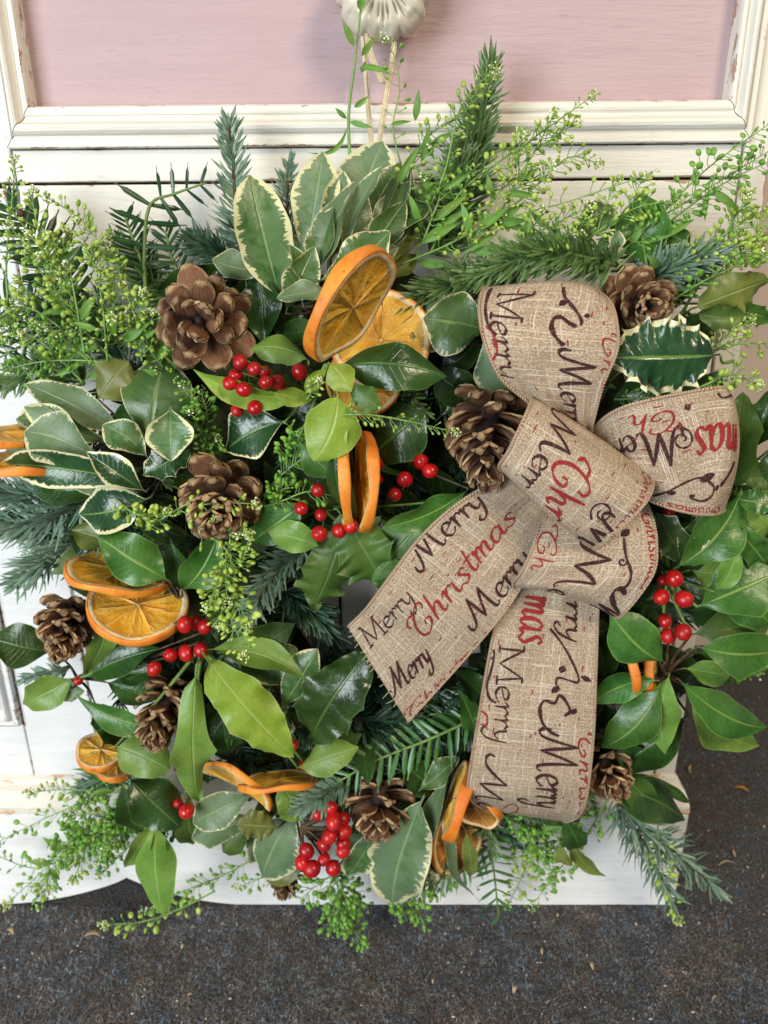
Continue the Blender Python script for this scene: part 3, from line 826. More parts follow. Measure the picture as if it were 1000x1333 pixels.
# ---- dried orange slices
def orange(label, cx, cy, d, r_px, nrm, thick=0.0085, seed=0, warp=0.10, flesh=None, nseg=9, squash=1.0, group='dried orange slices'):
    rn = random.Random(seed)
    c = P(cx, cy, d)
    R = r_px * mpp(c)
    ax = (RT * nrm[0] + UP * nrm[1] - fw * nrm[2]).normalized()
    q = ax.to_track_quat('Z', 'Y').to_matrix().to_4x4()
    M = Matrix.Translation(c) @ q
    t = thing('orange_slice', label, 'orange slice', c, group, M)
    h = thick * 0.5
    wa, wb, wc = rn.uniform(0, 6), rn.uniform(0, 6), rn.uniform(0, 6)
    def W(r, th, z):
        rr = r * (1 + 0.022 * math.sin(2 * th + wa) + 0.010 * math.sin(5 * th + wb))
        x, y = rr * math.cos(th), rr * math.sin(th) * squash
        q_ = (r / R) ** 2
        z2 = z * (1 + 0.18 * math.sin(4 * th + wc)) + warp * R * q_ * math.sin(2 * th + wa) + min(0.04, warp * 0.5) * R * q_ * math.sin(5 * th + wb)
        return Vector((x, y, z2))
    n = 60
    prof = [(0.960, 1.0), (0.990, 1.0), (1.004, 0.93), (1.012, 0.5), (1.015, 0.0), (1.012, -0.5), (1.004, -0.93), (0.990, -1.0), (0.960, -1.0)]
    V, Fc, U = [], [], []
    for i in range(n):
        th = 2 * PI * i / n
        for r, z in prof: V.append(W(R * r, th, h * z))
    k = len(prof)
    for i in range(n):
        for j in range(k - 1):
            a, b = i * k + j, ((i + 1) % n) * k + j
            Fc.append((a, a + 1, b + 1, b))
    link('rind', mesh('rind', V, Fc, RIND), t)
    prof = [(0.962, 1.0), (0.92, 1.04), (0.875, 0.92), (0.855, 0.40), (0.855, -0.40), (0.875, -0.92), (0.92, -1.04), (0.962, -1.0)]
    V, Fc = [], []
    for i in range(n):
        th = 2 * PI * i / n
        for r, z in prof: V.append(W(R * (r + rn.uniform(-0.008, 0.008)), th, h * z))
    k = len(prof)
    for i in range(n):
        for j in range(k - 1):
            a, b = i * k + j, ((i + 1) % n) * k + j
            Fc.append((a, a + 1, b + 1, b))
    link('pith', mesh('pith', V, Fc, PITH), t)
    # membranes: thin walls from the core to the pith
    angs = []
    for i in range(nseg): angs.append(2 * PI * (i + rn.uniform(-0.30, 0.30)) / nseg)
    V, Fc = [], []
    for th in angs:
        for sgn in (1,):
            b0 = len(V)
            for i in range(7):
                r = R * (0.03 + 0.87 * i / 6)
                dth = 0.007 * R / max(r, 0.1 * R) + 0.004 + 0.010 * (i / 6) ** 4
                jt = rn.uniform(-0.05, 0.05) * (i / 6)
                z = h * (0.80 + rn.uniform(-0.06, 0.06))
                for (o_, zz) in ((-dth * 1.6, z * 0.3), (-dth * 0.6, z), (dth * 0.6, z), (dth * 1.6, z * 0.3), (dth * 1.6, -z * 0.3), (dth * 0.6, -z), (-dth * 0.6, -z), (-dth * 1.6, -z * 0.3)):
                    V.append(W(r, th + o_ + jt, zz))
            for i in range(6):
                for j in range(8):
                    j2 = (j + 1) % 8
                    Fc.append((b0 + i * 8 + j, b0 + i * 8 + j2, b0 + i * 8 + 8 + j2, b0 + i * 8 + 8 + j))
    mb = MB(); mb.ell(Vector((0, 0, 0)), Vector((R * 0.075, 0, 0)), Vector((0, R * 0.075, 0)), Vector((0, 0, h * 0.85)), 9, 6)
    o_ = len(V); V += mb.V; Fc += [tuple(i + o_ for i in f) for f in mb.F]
    link('membrane', mesh('membrane', V, Fc, MEMB), t)
    for i in range(nseg):
        t0, t1 = angs[i], angs[(i + 1) % nseg] + (2 * PI if i == nseg - 1 else 0)
        nr_, na = 9, 9
        V, Fc = [], []
        for lay in (1, -1):
            for a in range(nr_ + 1):
                r = R * (0.06 + 0.81 * a / nr_)
                for b in range(na + 1):
                    fb = b / na
                    pad = 0.010 * R / r
                    th = lerp(t0 + pad, t1 - pad, fb)
                    edge = min(1, 4 * fb * (1 - fb) * 1.3) * min(1, 4 * (a / nr_) * (1 - a / nr_) * 1.6)
                    rdg = 0.16 * math.sin(fb * 17 + i * 3 + 1.5 * math.sin(a * 1.1 + i))
                    z = h * (0.80 - 0.40 * edge + (rn.uniform(-0.16, 0.16) + rdg) * edge) * lay
                    V.append(W(r, th, z))
        w = na + 1; of = (nr_ + 1) * w
        for a in range(nr_):
            for b in range(na):
                q_ = a * w + b
                Fc.append((q_, q_ + w, q_ + w + 1, q_ + 1)); Fc.append((of + q_, of + q_ + 1, of + q_ + w + 1, of + q_ + w))
        link('segment', mesh('segment', V, Fc, flesh or FLESH), t)
    return t
# ---- conifers
def frame_at(pts, i):
    t = (pts[min(i + 1, len(pts) - 1)] - pts[max(i - 1, 0)]).normalized()
    c = (CAM - pts[i]).normalized()
    up = c - t * c.dot(t)
    up = up.normalized() if up.length > 1e-4 else t.orthogonal().normalized()
    return t, up, t.cross(up)
def needles_into(mb, pts, L, w, count, rn, a0=68, a1=28, lo=-0.5, hi=1.0, curve=0.18, mi=0):
    m = len(pts)
    for k in range(count):
        f = (k + rn.random()) / count
        i = min(int(f * (m - 1)), m - 2)
        p = pts[i].lerp(pts[i + 1], f * (m - 1) - i)
        t, up, sd = frame_at(pts, i)
        ph = rn.uniform(0, 2 * PI)
        rad = sd * math.cos(ph) + up * (lo + (hi - lo) * (0.5 + 0.5 * math.sin(ph)))
        rad = rad.normalized() if rad.length > 0.05 else up
        if rn.random() < 0.06: continue
        al = math.radians(lerp(a0, a1, f ** 1.5) + rn.gauss(0, 11))
        d = (t * math.cos(al) + rad * math.sin(al)).normalized()
        ll = L * (0.55 + 0.45 * math.sin(PI * min(1, f * 0.75 + 0.22))) * rn.uniform(0.62, 1.15)
        mb.blade(p, d, (up + t * rn.uniform(-0.2, 0.5) + sd * rn.uniform(-0.5, 0.5)).normalized(), ll, w * rn.uniform(0.85, 1.15), curve * rn.uniform(0.5, 1.5), mi, bdir=(t * 0.9 + up * rn.uniform(-0.3, 0.8) + sd * rn.uniform(-0.5, 0.5)))
def fir(label, path, L_px, count, mat, w_px=3.4, seed=1, name='fir_sprig', cat='fir sprig', twig_r=0.0016, group='fir sprigs in the wreath', **kw):
    rn = random.Random(seed)
    pts = cr([PV(p) for p in path], 22)
    t = thing(name, label, cat, pts[0], group)
    s = mpp(pts[10])
    mb = MB(); mb.tube(pts, [twig_r * (1.1 - 0.6 * i / 21) for i in range(22)], 6); mb.build('twig', TWIG if mat is not FIRG else TWIGG, t)
    mb = MB(); needles_into(mb, pts, L_px * s, w_px * s, count, rn, **kw); mb.build('needles', mat, t, 'stuff')
    return t
def needle_leaf(v):
    mb = MB(); mb.blade(Vector((0, 0, 0)), Vector((0, 1, 0)), Vector((0, 0, 1)), 1.0, 0.15, -0.12 + 0.06 * v, 0, 6, 0.35, 0.22)
    return mb
YEWM = {}
def yew(label, path, L_px, pairs, mat=None, seed=1, group='yew sprigs in the wreath', flat=1.0, wide=1.0, ang=62, bud=None):
    mat = mat or YEW
    if mat.name not in YEWM:
        YEWM[mat.name] = []
        for v in range(3):
            mb = needle_leaf(v); YEWM[mat.name].append(mesh('needle', mb.V, mb.F, mat, mb.U))
    rn = random.Random(seed)
    n = 24
    pts = cr([PV(p) for p in path], n)
    t = thing('yew_sprig', label, 'yew sprig', pts[0], group)
    s = mpp(pts[n // 2])
    mb = MB(); mb.tube(pts, [0.0013 * (1.2 - 0.6 * i / (n - 1)) for i in range(n)], 6); mb.build('twig', TWIGG, t)
    for k in range(pairs):
        f = (k + 0.6) / pairs
        x = f * (n - 1); i = min(int(x), n - 2)
        p = pts[i].lerp(pts[i + 1], x - i)
        tt, up, sd = frame_at(pts, i)
        for sg in (-1, 1):
            al = math.radians(ang - 28 * f ** 3 + rn.uniform(-8, 8))
            side = (sd * sg + up * rn.uniform(-0.25, 0.35) * flat).normalized()
            d = (tt * math.cos(al) + side * math.sin(al)).normalized()
            nn = (up - d * up.dot(d)).normalized()
            nn = (Matrix.Rotation(rn.uniform(-0.5, 0.5), 3, d) @ nn)
            xs = d.cross(nn)
            ll = L_px * s * (0.6 + 0.4 * math.sin(PI * min(1, 0.25 + f * 0.7))) * rn.uniform(0.82, 1.08)
            q = p - ORG[t.name]
            M = Matrix(((xs.x, d.x, nn.x, q.x), (xs.y, d.y, nn.y, q.y), (xs.z, d.z, nn.z, q.z), (0, 0, 0, 1)))
            link('needle', YEWM[mat.name][rn.randrange(3)], t, M @ Matrix.Diagonal((ll * wide, ll, ll, 1)))
    if bud:
        p = PV(bud); r = 5.5 * mpp(p)
        mb = MB(); mb.ell(p, RT * r, UP * r, -fw * r, 10, 7); mb.build('bud', TWIG, t)
    return t
# ---- cress (round seed pods on fine stalks)
def cress(label, path, pods, mat=None, pod_px=4.0, stalk_px=13, leaves=(), seed=1, flower=0, start=0.2, stem_r=0.0008, flat=0.65, group='cress sprigs in the wreath', spread=1.0, branches=0):
    flat = flat * 0.75
    mat = mat or PODL
    rn = random.Random(seed)
    n = 26
    pts = cr([PV(p) for p in path], n)
    t = thing('cress_sprig', label, 'cress sprig', pts[0], group)
    s = mpp(pts[n // 2])
    st, pd, fl = MB(), MB(), MB()
    lines = [(pts, pods, start)]
    st.tube(pts, [stem_r * (1.15 - 0.75 * i / (n - 1)) for i in range(n)], 5)
    for b in range(branches):
        f = rn.uniform(0.1, 0.75); i = int(f * (n - 1))
        tt, up, sd = frame_at(pts, i)
        sg = rn.choice((-1, 1)); d = (tt * 0.8 + sd * sg * rn.uniform(0.4, 0.9) + up * rn.uniform(-0.1, 0.5)).normalized()
        L = rn.uniform(28, 60) * s
        q = [pts[i] + d * L * k / 9 + (tt * 0.25 + up * 0.05) * L * (k / 9) ** 2 for k in range(10)]
        st.tube(q, [stem_r * 0.7 * (1 - 0.5 * k / 9) for k in range(10)], 4)
        lines.append((q, max(10, pods // 3), 0.25))
    for q, cnt, s0 in lines:
        m = len(q)
        for k in range(cnt):
            f = s0 + (1 - s0) * (k + rn.random()) / cnt
            x = f * (m - 1); i = min(int(x), m - 2)
            p = q[i].lerp(q[i + 1], x - i)
            tt, up, sd = frame_at(q, i)
            ph = rn.uniform(0, 2 * PI)
            rad = sd * math.cos(ph) + up * (math.sin(ph) * 0.8 + 0.15)
            d = (tt * rn.uniform(0.15, 0.7) + rad * spread).normalized()
            L = stalk_px * s * rn.uniform(0.7, 1.2) * (1.0 if f < 0.75 else lerp(1.0, 0.3, (f - 0.75) / 0.25))
            e = p + d * L + tt * (L * 0.12)
            st.tube([p, p + d * L * 0.5 - tt * L * 0.05, e], stem_r * 0.40, 3, cap=False)
            r = pod_px * s * rn.uniform(0.6, 1.2) * (1 if f < 0.8 else lerp(1, 0.45, (f - 0.8) / 0.2))
            nn = Vector((rn.uniform(-1, 1), rn.uniform(-1, 1), rn.uniform(-1, 1))).normalized()
            a = d.cross(nn).normalized(); c = a.cross(d)
            pd.ell(e + d * r * 0.8, a * r * 0.85, c * r * flat, d * r * 1.05, 7, 5)
        if flower:
            tt, up, sd = frame_at(q, m - 1)
            for k in range(flower):
                v = Vector((rn.gauss(0, 1), rn.gauss(0, 1), rn.gauss(0, 1))).normalized()
                R = rn.uniform(2.5, 8.0) * s
                p = q[-1] + v * R + tt * R * 0.5
                r = rn.uniform(1.1, 2.0) * s
                tgt = fl if rn.random() < 0.45 else pd
                tgt.ell(p, RT * r, UP * r, fw * r, 5, 3)
    st.build('stem', STEML, t)
    if pd.V: pd.build('seed_pods', mat, t, 'stuff')
    if fl.V: fl.build('flower_head', FLOW, t, 'stuff')
    for r in leaves: leaf(t, (*r[:7], 'C', r[7] if len(r) > 7 else {'wave': 0.05, 'curl': 0.1}))
    return t
# ------------------------------------------------------------------ ribbon bow
GL = {   # pen strokes of each letter: x to the right, y up, capital height 1
    'M': (1.16, [[(-.34, .30), (-.36, .10), (-.24, .0), (-.08, .12), (.08, .55), (.20, 1.0)], [(.20, 1.0), (.28, .5), (.36, .04)], [(.36, .04), (.56, .55), (.78, 1.0)], [(.78, 1.0), (.79, .5), (.86, .06), (.98, 0), (1.08, .10)]]),
    'N': (1.02, [[(.02, 0), (.06, .98)], [(.06, .98), (.24, .5), (.42, .06)], [(.42, .06), (.62, .55), (.80, .98)], [(.80, .98), (.86, 0)], [(-.08, 0), (.14, 0)], [(.74, 0), (1.0, 0)], [(-.08, .98), (.10, .98)], [(.76, .98), (.94, .98)]]),
    'e': (.44, [[(.03, .22), (.2, .27), (.36, .36), (.32, .47), (.18, .5), (.05, .36), (.04, .14), (.18, 0), (.34, .05), (.44, .16)]]),
    'r': (.38, [[(-.02, .36), (.10, .5), (.12, .3), (.10, .0)], [(.11, .26), (.20, .44), (.30, .49), (.38, .40)]]),
    'y': (.46, [[(.0, .44), (.06, .48), (.08, .2), (.18, .06), (.32, .22)], [(.40, .5), (.36, .15), (.26, -.25), (.08, -.44), (-.06, -.34), (.04, -.18)]]),
    'C': (.74, [[(.60, .72), (.66, .90), (.52, 1.0), (.26, .86), (.06, .50), (.10, .12), (.32, -.02), (.56, .12), (.62, .34), (.46, .40), (.40, .26)], [(.26, .86), (.02, .92), (-.16, .78), (-.10, .60)]]),
    'h': (.50, [[(.12, 1.0), (.09, .5), (.04, 0)], [(.06, .2), (.20, .47), (.33, .42), (.32, .12), (.40, 0), (.50, .10)]]),
    'i': (.26, [[(.06, .47), (.06, .12), (.14, 0), (.26, .10)], [(.11, .68), (.14, .72)]]),
    's': (.38, [[(.32, .40), (.22, .5), (.10, .40), (.20, .25), (.29, .10), (.17, -.02), (.02, .07)]]),
    't': (.30, [[(.16, .86), (.10, .2), (.17, 0), (.30, .10)], [(-.04, .52), (.30, .55)]]),
    'm': (.62, [[(.0, .42), (.07, .49), (.05, 0)], [(.06, .25), (.18, .48), (.26, .40), (.24, 0)], [(.25, .25), (.38, .48), (.46, .40), (.44, .10), (.50, 0), (.62, .10)]]),
    'a': (.50, [[(.36, .40), (.22, .5), (.05, .32), (.06, .06), (.18, 0), (.34, .22)], [(.38, .48), (.35, .10), (.42, 0), (.50, .10)]]),
}
class Ribbon:
    def __init__(s, parent, name, secs, look=(0.0, 1.0), ns=72, nt=18, bulge=0.03, label=None, gather=(0, 0)):
        def tri(q):
            if len(q) == 3: return PV(q[0]), PV(q[1]), PV(q[2])
            a, b = PV(q[0]), PV(q[1])
            m = (a + b) / 2
            return a, m + (CAM - m).normalized() * ((a - b).length * bulge), b
        tr = [tri(q) for q in secs]
        A = cr([q[0] for q in tr], ns + 1); Mi = cr([q[1] for q in tr], ns + 1); B = cr([q[2] for q in tr], ns + 1)
        s.ns, s.nt = ns, nt
        s.g = []
        rn = random.Random(len(secs) * 13 + ns)
        p1, p2 = rn.uniform(0, 6), rn.uniform(0, 6)
        for i in range(ns + 1):
            row = []
            for j in range(nt + 1):
                t = j / nt
                q0 = 2 * (t - .5) * (t - 1); q1 = 4 * t * (1 - t); q2 = 2 * t * (t - .5)
                p = A[i] * q0 + Mi[i] * q1 + B[i] * q2
                nrm = (CAM - p).normalized()
                p = p + nrm * (0.0014 * math.sin(i / ns * 15 + p1 + 3 * t) + 0.0009 * math.sin(i / ns * 31 + t * 7 + p2))
                w_ = gather[0] * max(0, 1 - i / ns / 0.45) ** 1.5 + gather[1] * max(0, 1 - (1 - i / ns) / 0.45) ** 1.5
                p = p + nrm * (w_ * (math.sin(t * 15 + p1) + 0.6 * math.sin(t * 27 + p2)))
                row.append(p)
            s.g.append(row)
        s.W = sum((s.g[i][0] - s.g[i][nt]).length for i in range(ns + 1)) / (ns + 1)
        s.arc = [0.0]
        for i in range(ns): s.arc.append(s.arc[-1] + (s.g[i + 1][nt // 2] - s.g[i][nt // 2]).length)
        s.look = look
        V = [p for r in s.g for p in r]
        U = [(j / nt * s.W, s.arc[i]) for i in range(ns + 1) for j in range(nt + 1)]
        w = nt + 1
        Fc = [(i * w + j, i * w + j + 1, (i + 1) * w + j + 1, (i + 1) * w + j) for i in range(ns) for j in range(nt)]
        s.ob = mk(name, V, Fc, BURLAP, parent, U)
        if label: s.ob['label'] = label
        for sd in (0, nt):
            mb = MB()
            pts = [s.g[i][sd] for i in range(ns + 1)]
            mb.tube(pts, 0.0011, 6)
            mb.U = [(mb.U[k][0], s.arc[k // 6]) for k in range(len(mb.U))]
            mb.build('stitched_edge', HEM, s.ob)
        i0, j0 = int((look[0] + look[1]) / 2 * ns), nt // 2
        n = s.nrm(i0, j0)
        s.sgn = 1 if n.dot(CAM - s.g[i0][j0]) > 0 else -1
        s.mbd, s.mbr = MB(), MB()
    def flush(s, nd, nr, kind=None):
        if s.mbd.V: s.mbd.build(nd, INKD, s.ob, kind, False)
        if s.mbr.V: s.mbr.build(nr, INKR, s.ob, kind, False)
        s.mbd, s.mbr = MB(), MB()
    def nrm(s, i, j):
        i0, i1 = max(i - 1, 0), min(i + 1, s.ns); j0, j1 = max(j - 1, 0), min(j + 1, s.nt)
        v = (s.g[i][j1] - s.g[i][j0]).cross(s.g[i1][j] - s.g[i0][j])
        return v.normalized() if v.length > 1e-12 else Vector((0, -1, 0))
    def ev(s, U, Vv, off=0.0005):
        t = U / s.W * s.nt
        k = 0
        while k < s.ns - 1 and s.arc[k + 1] < Vv: k += 1
        f = (Vv - s.arc[k]) / max(1e-9, s.arc[k + 1] - s.arc[k])
        if t < 0.25 or t > s.nt - 0.25 or f < 0 or f > 1.0: return None
        j = min(int(t), s.nt - 1); tj = t - j
        g = s.g
        p = (g[k][j] * (1 - tj) + g[k][j + 1] * tj) * (1 - f) + (g[k + 1][j] * (1 - tj) + g[k + 1][j + 1] * tj) * f
        return p + s.nrm(k, j) * (s.sgn * off)
    def uv(s, px, py):
        best, bi = 1e18, (0, 0)
        for i in range(int(s.look[0] * s.ns), int(s.look[1] * s.ns) + 1):
            for j in range(s.nt + 1):
                x, y = proj(s.g[i][j])
                c = (x - px) ** 2 + (y - py) ** 2
                if c < best: best, bi = c, (i, j)
        i, j = bi
        i = min(max(i, 1), s.ns - 1); j = min(max(j, 1), s.nt - 1)
        x, y = proj(s.g[i][j])
        xi, yi = proj(s.g[i + 1][j]); xj, yj = proj(s.g[i][j + 1])
        a, b, c, d = xi - x, xj - x, yi - y, yj - y
        det = a * d - b * c
        fi = fj = 0
        if abs(det) > 1e-6:
            fi = (d * (px - x) - b * (py - y)) / det; fj = (-c * (px - x) + a * (py - y)) / det
            fi = max(-2, min(2, fi)); fj = max(-3, min(3, fj))
        return ((j + fj) / s.nt * s.W, s.arc[i] + fi * (s.arc[i + 1] - s.arc[i]))
    def strip(s, pts, wid, red):
        """pts: list of (U, V), wid: half widths"""
        mb = s.mbr if red else s.mbd
        L = []
        m = len(pts)
        for k in range(m):
            x0, y0 = pts[max(k - 1, 0)]; x1, y1 = pts[min(k + 1, m - 1)]
            dx, dy = x1 - x0, y1 - y0
            l = math.hypot(dx, dy) or 1e-9
            nx, ny = -dy / l * wid[k], dx / l * wid[k]
            L.append((s.ev(pts[k][0] + nx, pts[k][1] + ny), s.ev(pts[k][0] - nx, pts[k][1] - ny), pts[k]))
        for k in range(m - 1):
            if None in (L[k][0], L[k][1], L[k + 1][0], L[k + 1][1]): continue
            b = len(mb.V)
            mb.V += [L[k][0], L[k][1], L[k + 1][1], L[k + 1][0]]
            mb.U += [L[k][2], L[k][2], L[k + 1][2], L[k + 1][2]]
            mb.F.append((b, b + 1, b + 2, b + 3)); mb.M.append(0)
    def text(s, txt, a, b, cap_px, red=False, slant=0.25, pen=0.9, weight=1.0, fit=True):
        ua, ub = s.uv(*a), s.uv(*b)
        dx, dy = b[0] - a[0], b[1] - a[1]
        l = math.hypot(dx, dy); ux, uy = dy / l, -dx / l
        uc = s.uv(a[0] + ux * cap_px * .6 + dx * .3, a[1] + uy * cap_px * .6 + dy * .3)
        ub_ = s.uv(a[0] + dx * .3, a[1] + dy * .3)
        D = Vector((ub[0] - ua[0], ub[1] - ua[1])); Lm = D.length; D.normalize()
        Nn = Vector((-D.y, D.x))
        if Nn.dot(Vector((uc[0] - ub_[0], uc[1] - ub_[1]))) < 0: Nn = -Nn
        cap = cap_px * mpp(s.ev(s.W * .5, (ua[1] + ub[1]) / 2) or s.g[s.ns // 2][s.nt // 2])
        tot = sum(GL[c][0] for c in txt)
        sx = Lm / tot
        x = 0.0
        for c in txt:
            adv, sts = GL[c]
            for st in sts:
                ps = [Vector((p[0], p[1], 0)) for p in st]
                ps = cr(ps, max(4, (len(ps) - 1) * 5 + 1))
                pts, wid = [], []
                m = len(ps)
                for k, p in enumerate(ps):
                    q = ps[min(k + 1, m - 1)] - ps[max(k - 1, 0)]
                    an = math.atan2(q.y, q.x)
                    X = (x + p.x) * sx + slant * p.y * cap * (1 if slant else 0)
                    Y = p.y * cap
                    pts.append((ua[0] + D.x * X + Nn.x * Y, ua[1] + D.y * X + Nn.y * Y))
                    e = min(1.0, 0.55 + 0.9 * min(k, m - 1 - k) / m * 2)
                    wid.append(cap * 0.058 * weight * (0.32 + 0.68 * abs(math.sin(an - pen + 0.5))) * e * random.uniform(0.9, 1.1))
                s.strip(pts, wid, red)
            x += adv
        s.flush('lettering', 'red_lettering')
    def curve(s, pix, w_px=1.1, red=False, taper=False):
        uvs = [Vector((*s.uv(*p), 0)) for p in pix]
        c = cr(uvs, len(uvs) * 6)
        w = w_px * mpp(s.g[s.ns // 2][s.nt // 2])
        s.strip([(p.x, p.y) for p in c], [w * (0.9 + 0.2 * math.sin(k * 0.5)) * (1 if not taper else math.sin(PI * (k + .3) / len(c))) for k in range(len(c))], red)
        s.flush('flourish', 'red_flourish')
    def leafmark(s, a, b, w_px, red=False):
        ua, ub = s.uv(*a), s.uv(*b)
        m = mpp(s.g[s.ns // 2][s.nt // 2]) * w_px * 0.5
        s.strip([(lerp(ua[0], ub[0], k / 8), lerp(ua[1], ub[1], k / 8)) for k in range(9)], [m * math.sin(PI * (k + .15) / 8.3) + 1e-5 for k in range(9)], red)
        s.flush('flourish', 'red_flourish')
    def spiral(s, cx, cy, r, a0, turns, w_px=1.2, red=False):
        n = 14
        s.curve([(cx + r * (1 - .75 * k / n) * math.cos(a0 + turns * 2 * PI * k / n), cy + r * (1 - .75 * k / n) * math.sin(a0 + turns * 2 * PI * k / n)) for k in range(n + 1)], w_px, red)
    def specks(s, n, seed):
        rn = random.Random(seed)
        for k in range(n):
            U, V = rn.uniform(0.05, .95) * s.W, rn.uniform(0.02, .98) * s.arc[-1]
            L = rn.uniform(0.0015, 0.0055)
            s.strip([(U, V), (U + rn.uniform(-.0002, .0002), V + L / 2), (U, V + L)], [0.00022, 0.00038, 0.00025], True)
        s.flush('flourish', 'red_flecks', 'stuff')
    def finish(s):
        s.flush('flourish', 'red_flourish')
knot = P(745, 610, .115)
bow = thing('ribbon_bow', 'burlap ribbon bow with dark and red festive lettering on the right of the wreath', 'ribbon bow', knot)
# left tail
r = Ribbon(bow, 'tail', [((705, 590, .118), (765, 645, .112)), ((640, 628, .128), (722, 690, .122)), ((590, 660, .134), (694, 738, .130)), ((545, 702, .137), (660, 792, .133)),
                         ((503, 757, .136), (612, 850, .130)), ((476, 793, .132), (570, 897, .124)), ((453, 816, .128), (531, 940, .118))], bulge=0.035, gather=(.0026, 0), nt=24)
r.text('Nerry', (483, 842), (541, 778), 27, pen=1.2, slant=0.05)
r.text('Merry', (556, 735), (634, 655), 38, slant=0.1)
r.text('Christmas', (551, 832), (674, 674), 36, True)
r.text('Merry', (625, 812), (692, 728), 37, slant=0.1)
r.text('Merry', (517, 903), (563, 858), 32)
r.text('Christmas', (534, 936), (640, 824), 14, True, weight=1.3)
r.specks(26, 1)
mb = MB(); rt_ = random.Random(4)
for k in range(16):
    j = rt_.randrange(1, r.nt); p = r.g[r.ns][j]; d = (r.g[r.ns][j] - r.g[r.ns - 3][j]).normalized()
    L = rt_.uniform(.0015, .006); sw = Vector((rt_.uniform(-1, 1), rt_.uniform(-.6, .2), rt_.uniform(-1, 1))) * L * .5
    mb.tube([p, p + d * L * .5 + sw * .3, p + d * L + sw], .00022, 4)
mb.build('loose_threads', RAFF, r.ob, 'stuff'); r.finish()
# hanging tail, rolled under at its end
r = Ribbon(bow, 'tail', [((690, 700, .108), (782, 722, .108)), ((664, 755, .116), (780, 772, .118)), ((647, 806, .122), (778, 820, .124)), ((634, 868, .127), (776, 882, .130)),
                         ((622, 940, .131), (773, 955, .134)), ((612, 1000, .132), (767, 1018, .135)), ((609, 1030, .128), (762, 1046, .131)), ((617, 1046, .118), (752, 1064, .119)), ((640, 1056, .104), (736, 1070, .104)), ((655, 1050, .090), (728, 1062, .088))], look=(0.0, 0.86), gather=(.0026, 0), nt=24)
r.text('Nerry', (651, 843), (641, 968), 31, pen=1.2, slant=0.0)
r.text('Merry', (702, 962), (697, 1050), 44, slant=0.0)
r.curve([(735, 932), (742, 925), (736, 912), (728, 905), (722, 915), (709, 912), (703, 922), (706, 940), (716, 952), (728, 958)], 2.0)
r.leafmark((744, 930), (750, 922), 7); r.leafmark((718, 902), (728, 893), 8)
r.curve([(716, 818), (726, 830), (740, 852), (752, 878), (752, 888), (742, 886), (727, 882), (724, 890), (728, 898)], 1.5)
r.leafmark((756, 880), (770, 887), 7); r.leafmark((730, 876), (734, 866), 9)
r.text('mas', (684, 774), (676, 838), 58, True, slant=0.1, weight=0.9)
r.text('rry', (737, 780), (735, 834), 32, weight=1.1)
r.curve([(633, 830), (643, 848), (640, 870), (634, 892), (637, 908), (646, 915)], 1.6)
r.leafmark((632, 850), (642, 858), 8)
r.curve([(627, 925), (634, 932), (633, 944), (626, 942)], 1.2, True)
r.text('Christmas', (753, 958), (740, 1070), 17, True, weight=1.5)
r.text('Me', (629, 1000), (630, 1052), 30, weight=1.2)
r.curve([(655, 1052), (668, 1046), (674, 1054), (662, 1060), (650, 1056)], 1.0, True)
r.specks(34, 2); r.finish()
# top loop
r = Ribbon(bow, 'loop', [((665, 430, .075), (770, 440, .070)), ((645, 390, .088), (778, 398, .085)), ((634, 374, .105), (730, 368, .108), (772, 376, .102)), ((626, 384, .126), (730, 372, .130), (795, 394, .124)),
                         ((624, 408, .138), (804, 426, .138)), ((631, 446, .143), (803, 458, .145)), ((652, 492, .142), (785, 502, .144)), ((690, 526, .136), (773, 546, .136)), ((722, 556, .124), (766, 575, .124))], look=(0.3, 1.0), gather=(0, .0032), nt=26)
r.text('Nerry', (650, 384), (655, 492), 33, pen=1.2, slant=0.0)
r.text('Merry', (727, 468), (742, 552), 44, slant=0.0)
r.curve([(733, 374), (735, 386), (742, 395), (752, 408), (757, 418), (756, 424)], 1.8)
r.leafmark((728, 398), (738, 390), 8); r.leafmark((760, 412), (768, 411), 7)
r.curve([(750, 426), (740, 420), (730, 413), (721, 415), (718, 428), (724, 440), (734, 450)], 2.6)
r.curve([(640, 376), (634, 390), (632, 408), (636, 424), (646, 436)], 1.6)
r.curve([(633, 424), (640, 432), (645, 444), (647, 458), (642, 468)], 1.4, True)
r.text('Ch', (782, 438), (782, 486), 18, True, weight=1.2)
r.specks(30, 3); r.finish()
# right loop
r = Ribbon(bow, 'loop', [((762, 575, .118), (800, 618, .118)), ((782, 548, .130), (822, 640, .130)), ((812, 530, .142), (862, 658, .143)), ((858, 518, .147), (900, 668, .150)),
                         ((905, 509, .144), (928, 580, .152), (926, 670, .148)), ((938, 504, .134), (956, 578, .146), (938, 668, .138)), ((950, 506, .120), (963, 580, .128), (943, 662, .122)), ((940, 515, .100), (950, 580, .102), (930, 650, .102)), ((900, 530, .085), (905, 640, .085))], look=(0.0, 0.78), gather=(.0034, 0), nt=26)
r.text('mas', (958, 552), (902, 560), 62, True, slant=0.1, weight=0.9)
r.text('Ch', (880, 533), (818, 542), 27, True)
r.text('Mer', (872, 558), (800, 572), 46, slant=0.1)
r.spiral(888, 572, 15, -1.6, 1.35, 1.3)
r.curve([(850, 645), (868, 640), (888, 630), (904, 623), (914, 622)], 1.4)
r.leafmark((868, 642), (880, 640), 7); r.leafmark((911, 626), (931, 617), 10)
r.curve([(922, 626), (929, 634), (926, 646), (914, 652), (902, 649), (898, 645), (904, 645)], 1.6)
r.leafmark((892, 526), (898, 534), 9)
r.curve([(934, 512), (942, 518), (952, 514)], 1.6)
r.curve([(956, 600), (948, 618), (938, 632)], 2.2); r.leafmark((936, 632), (930, 638), 6)
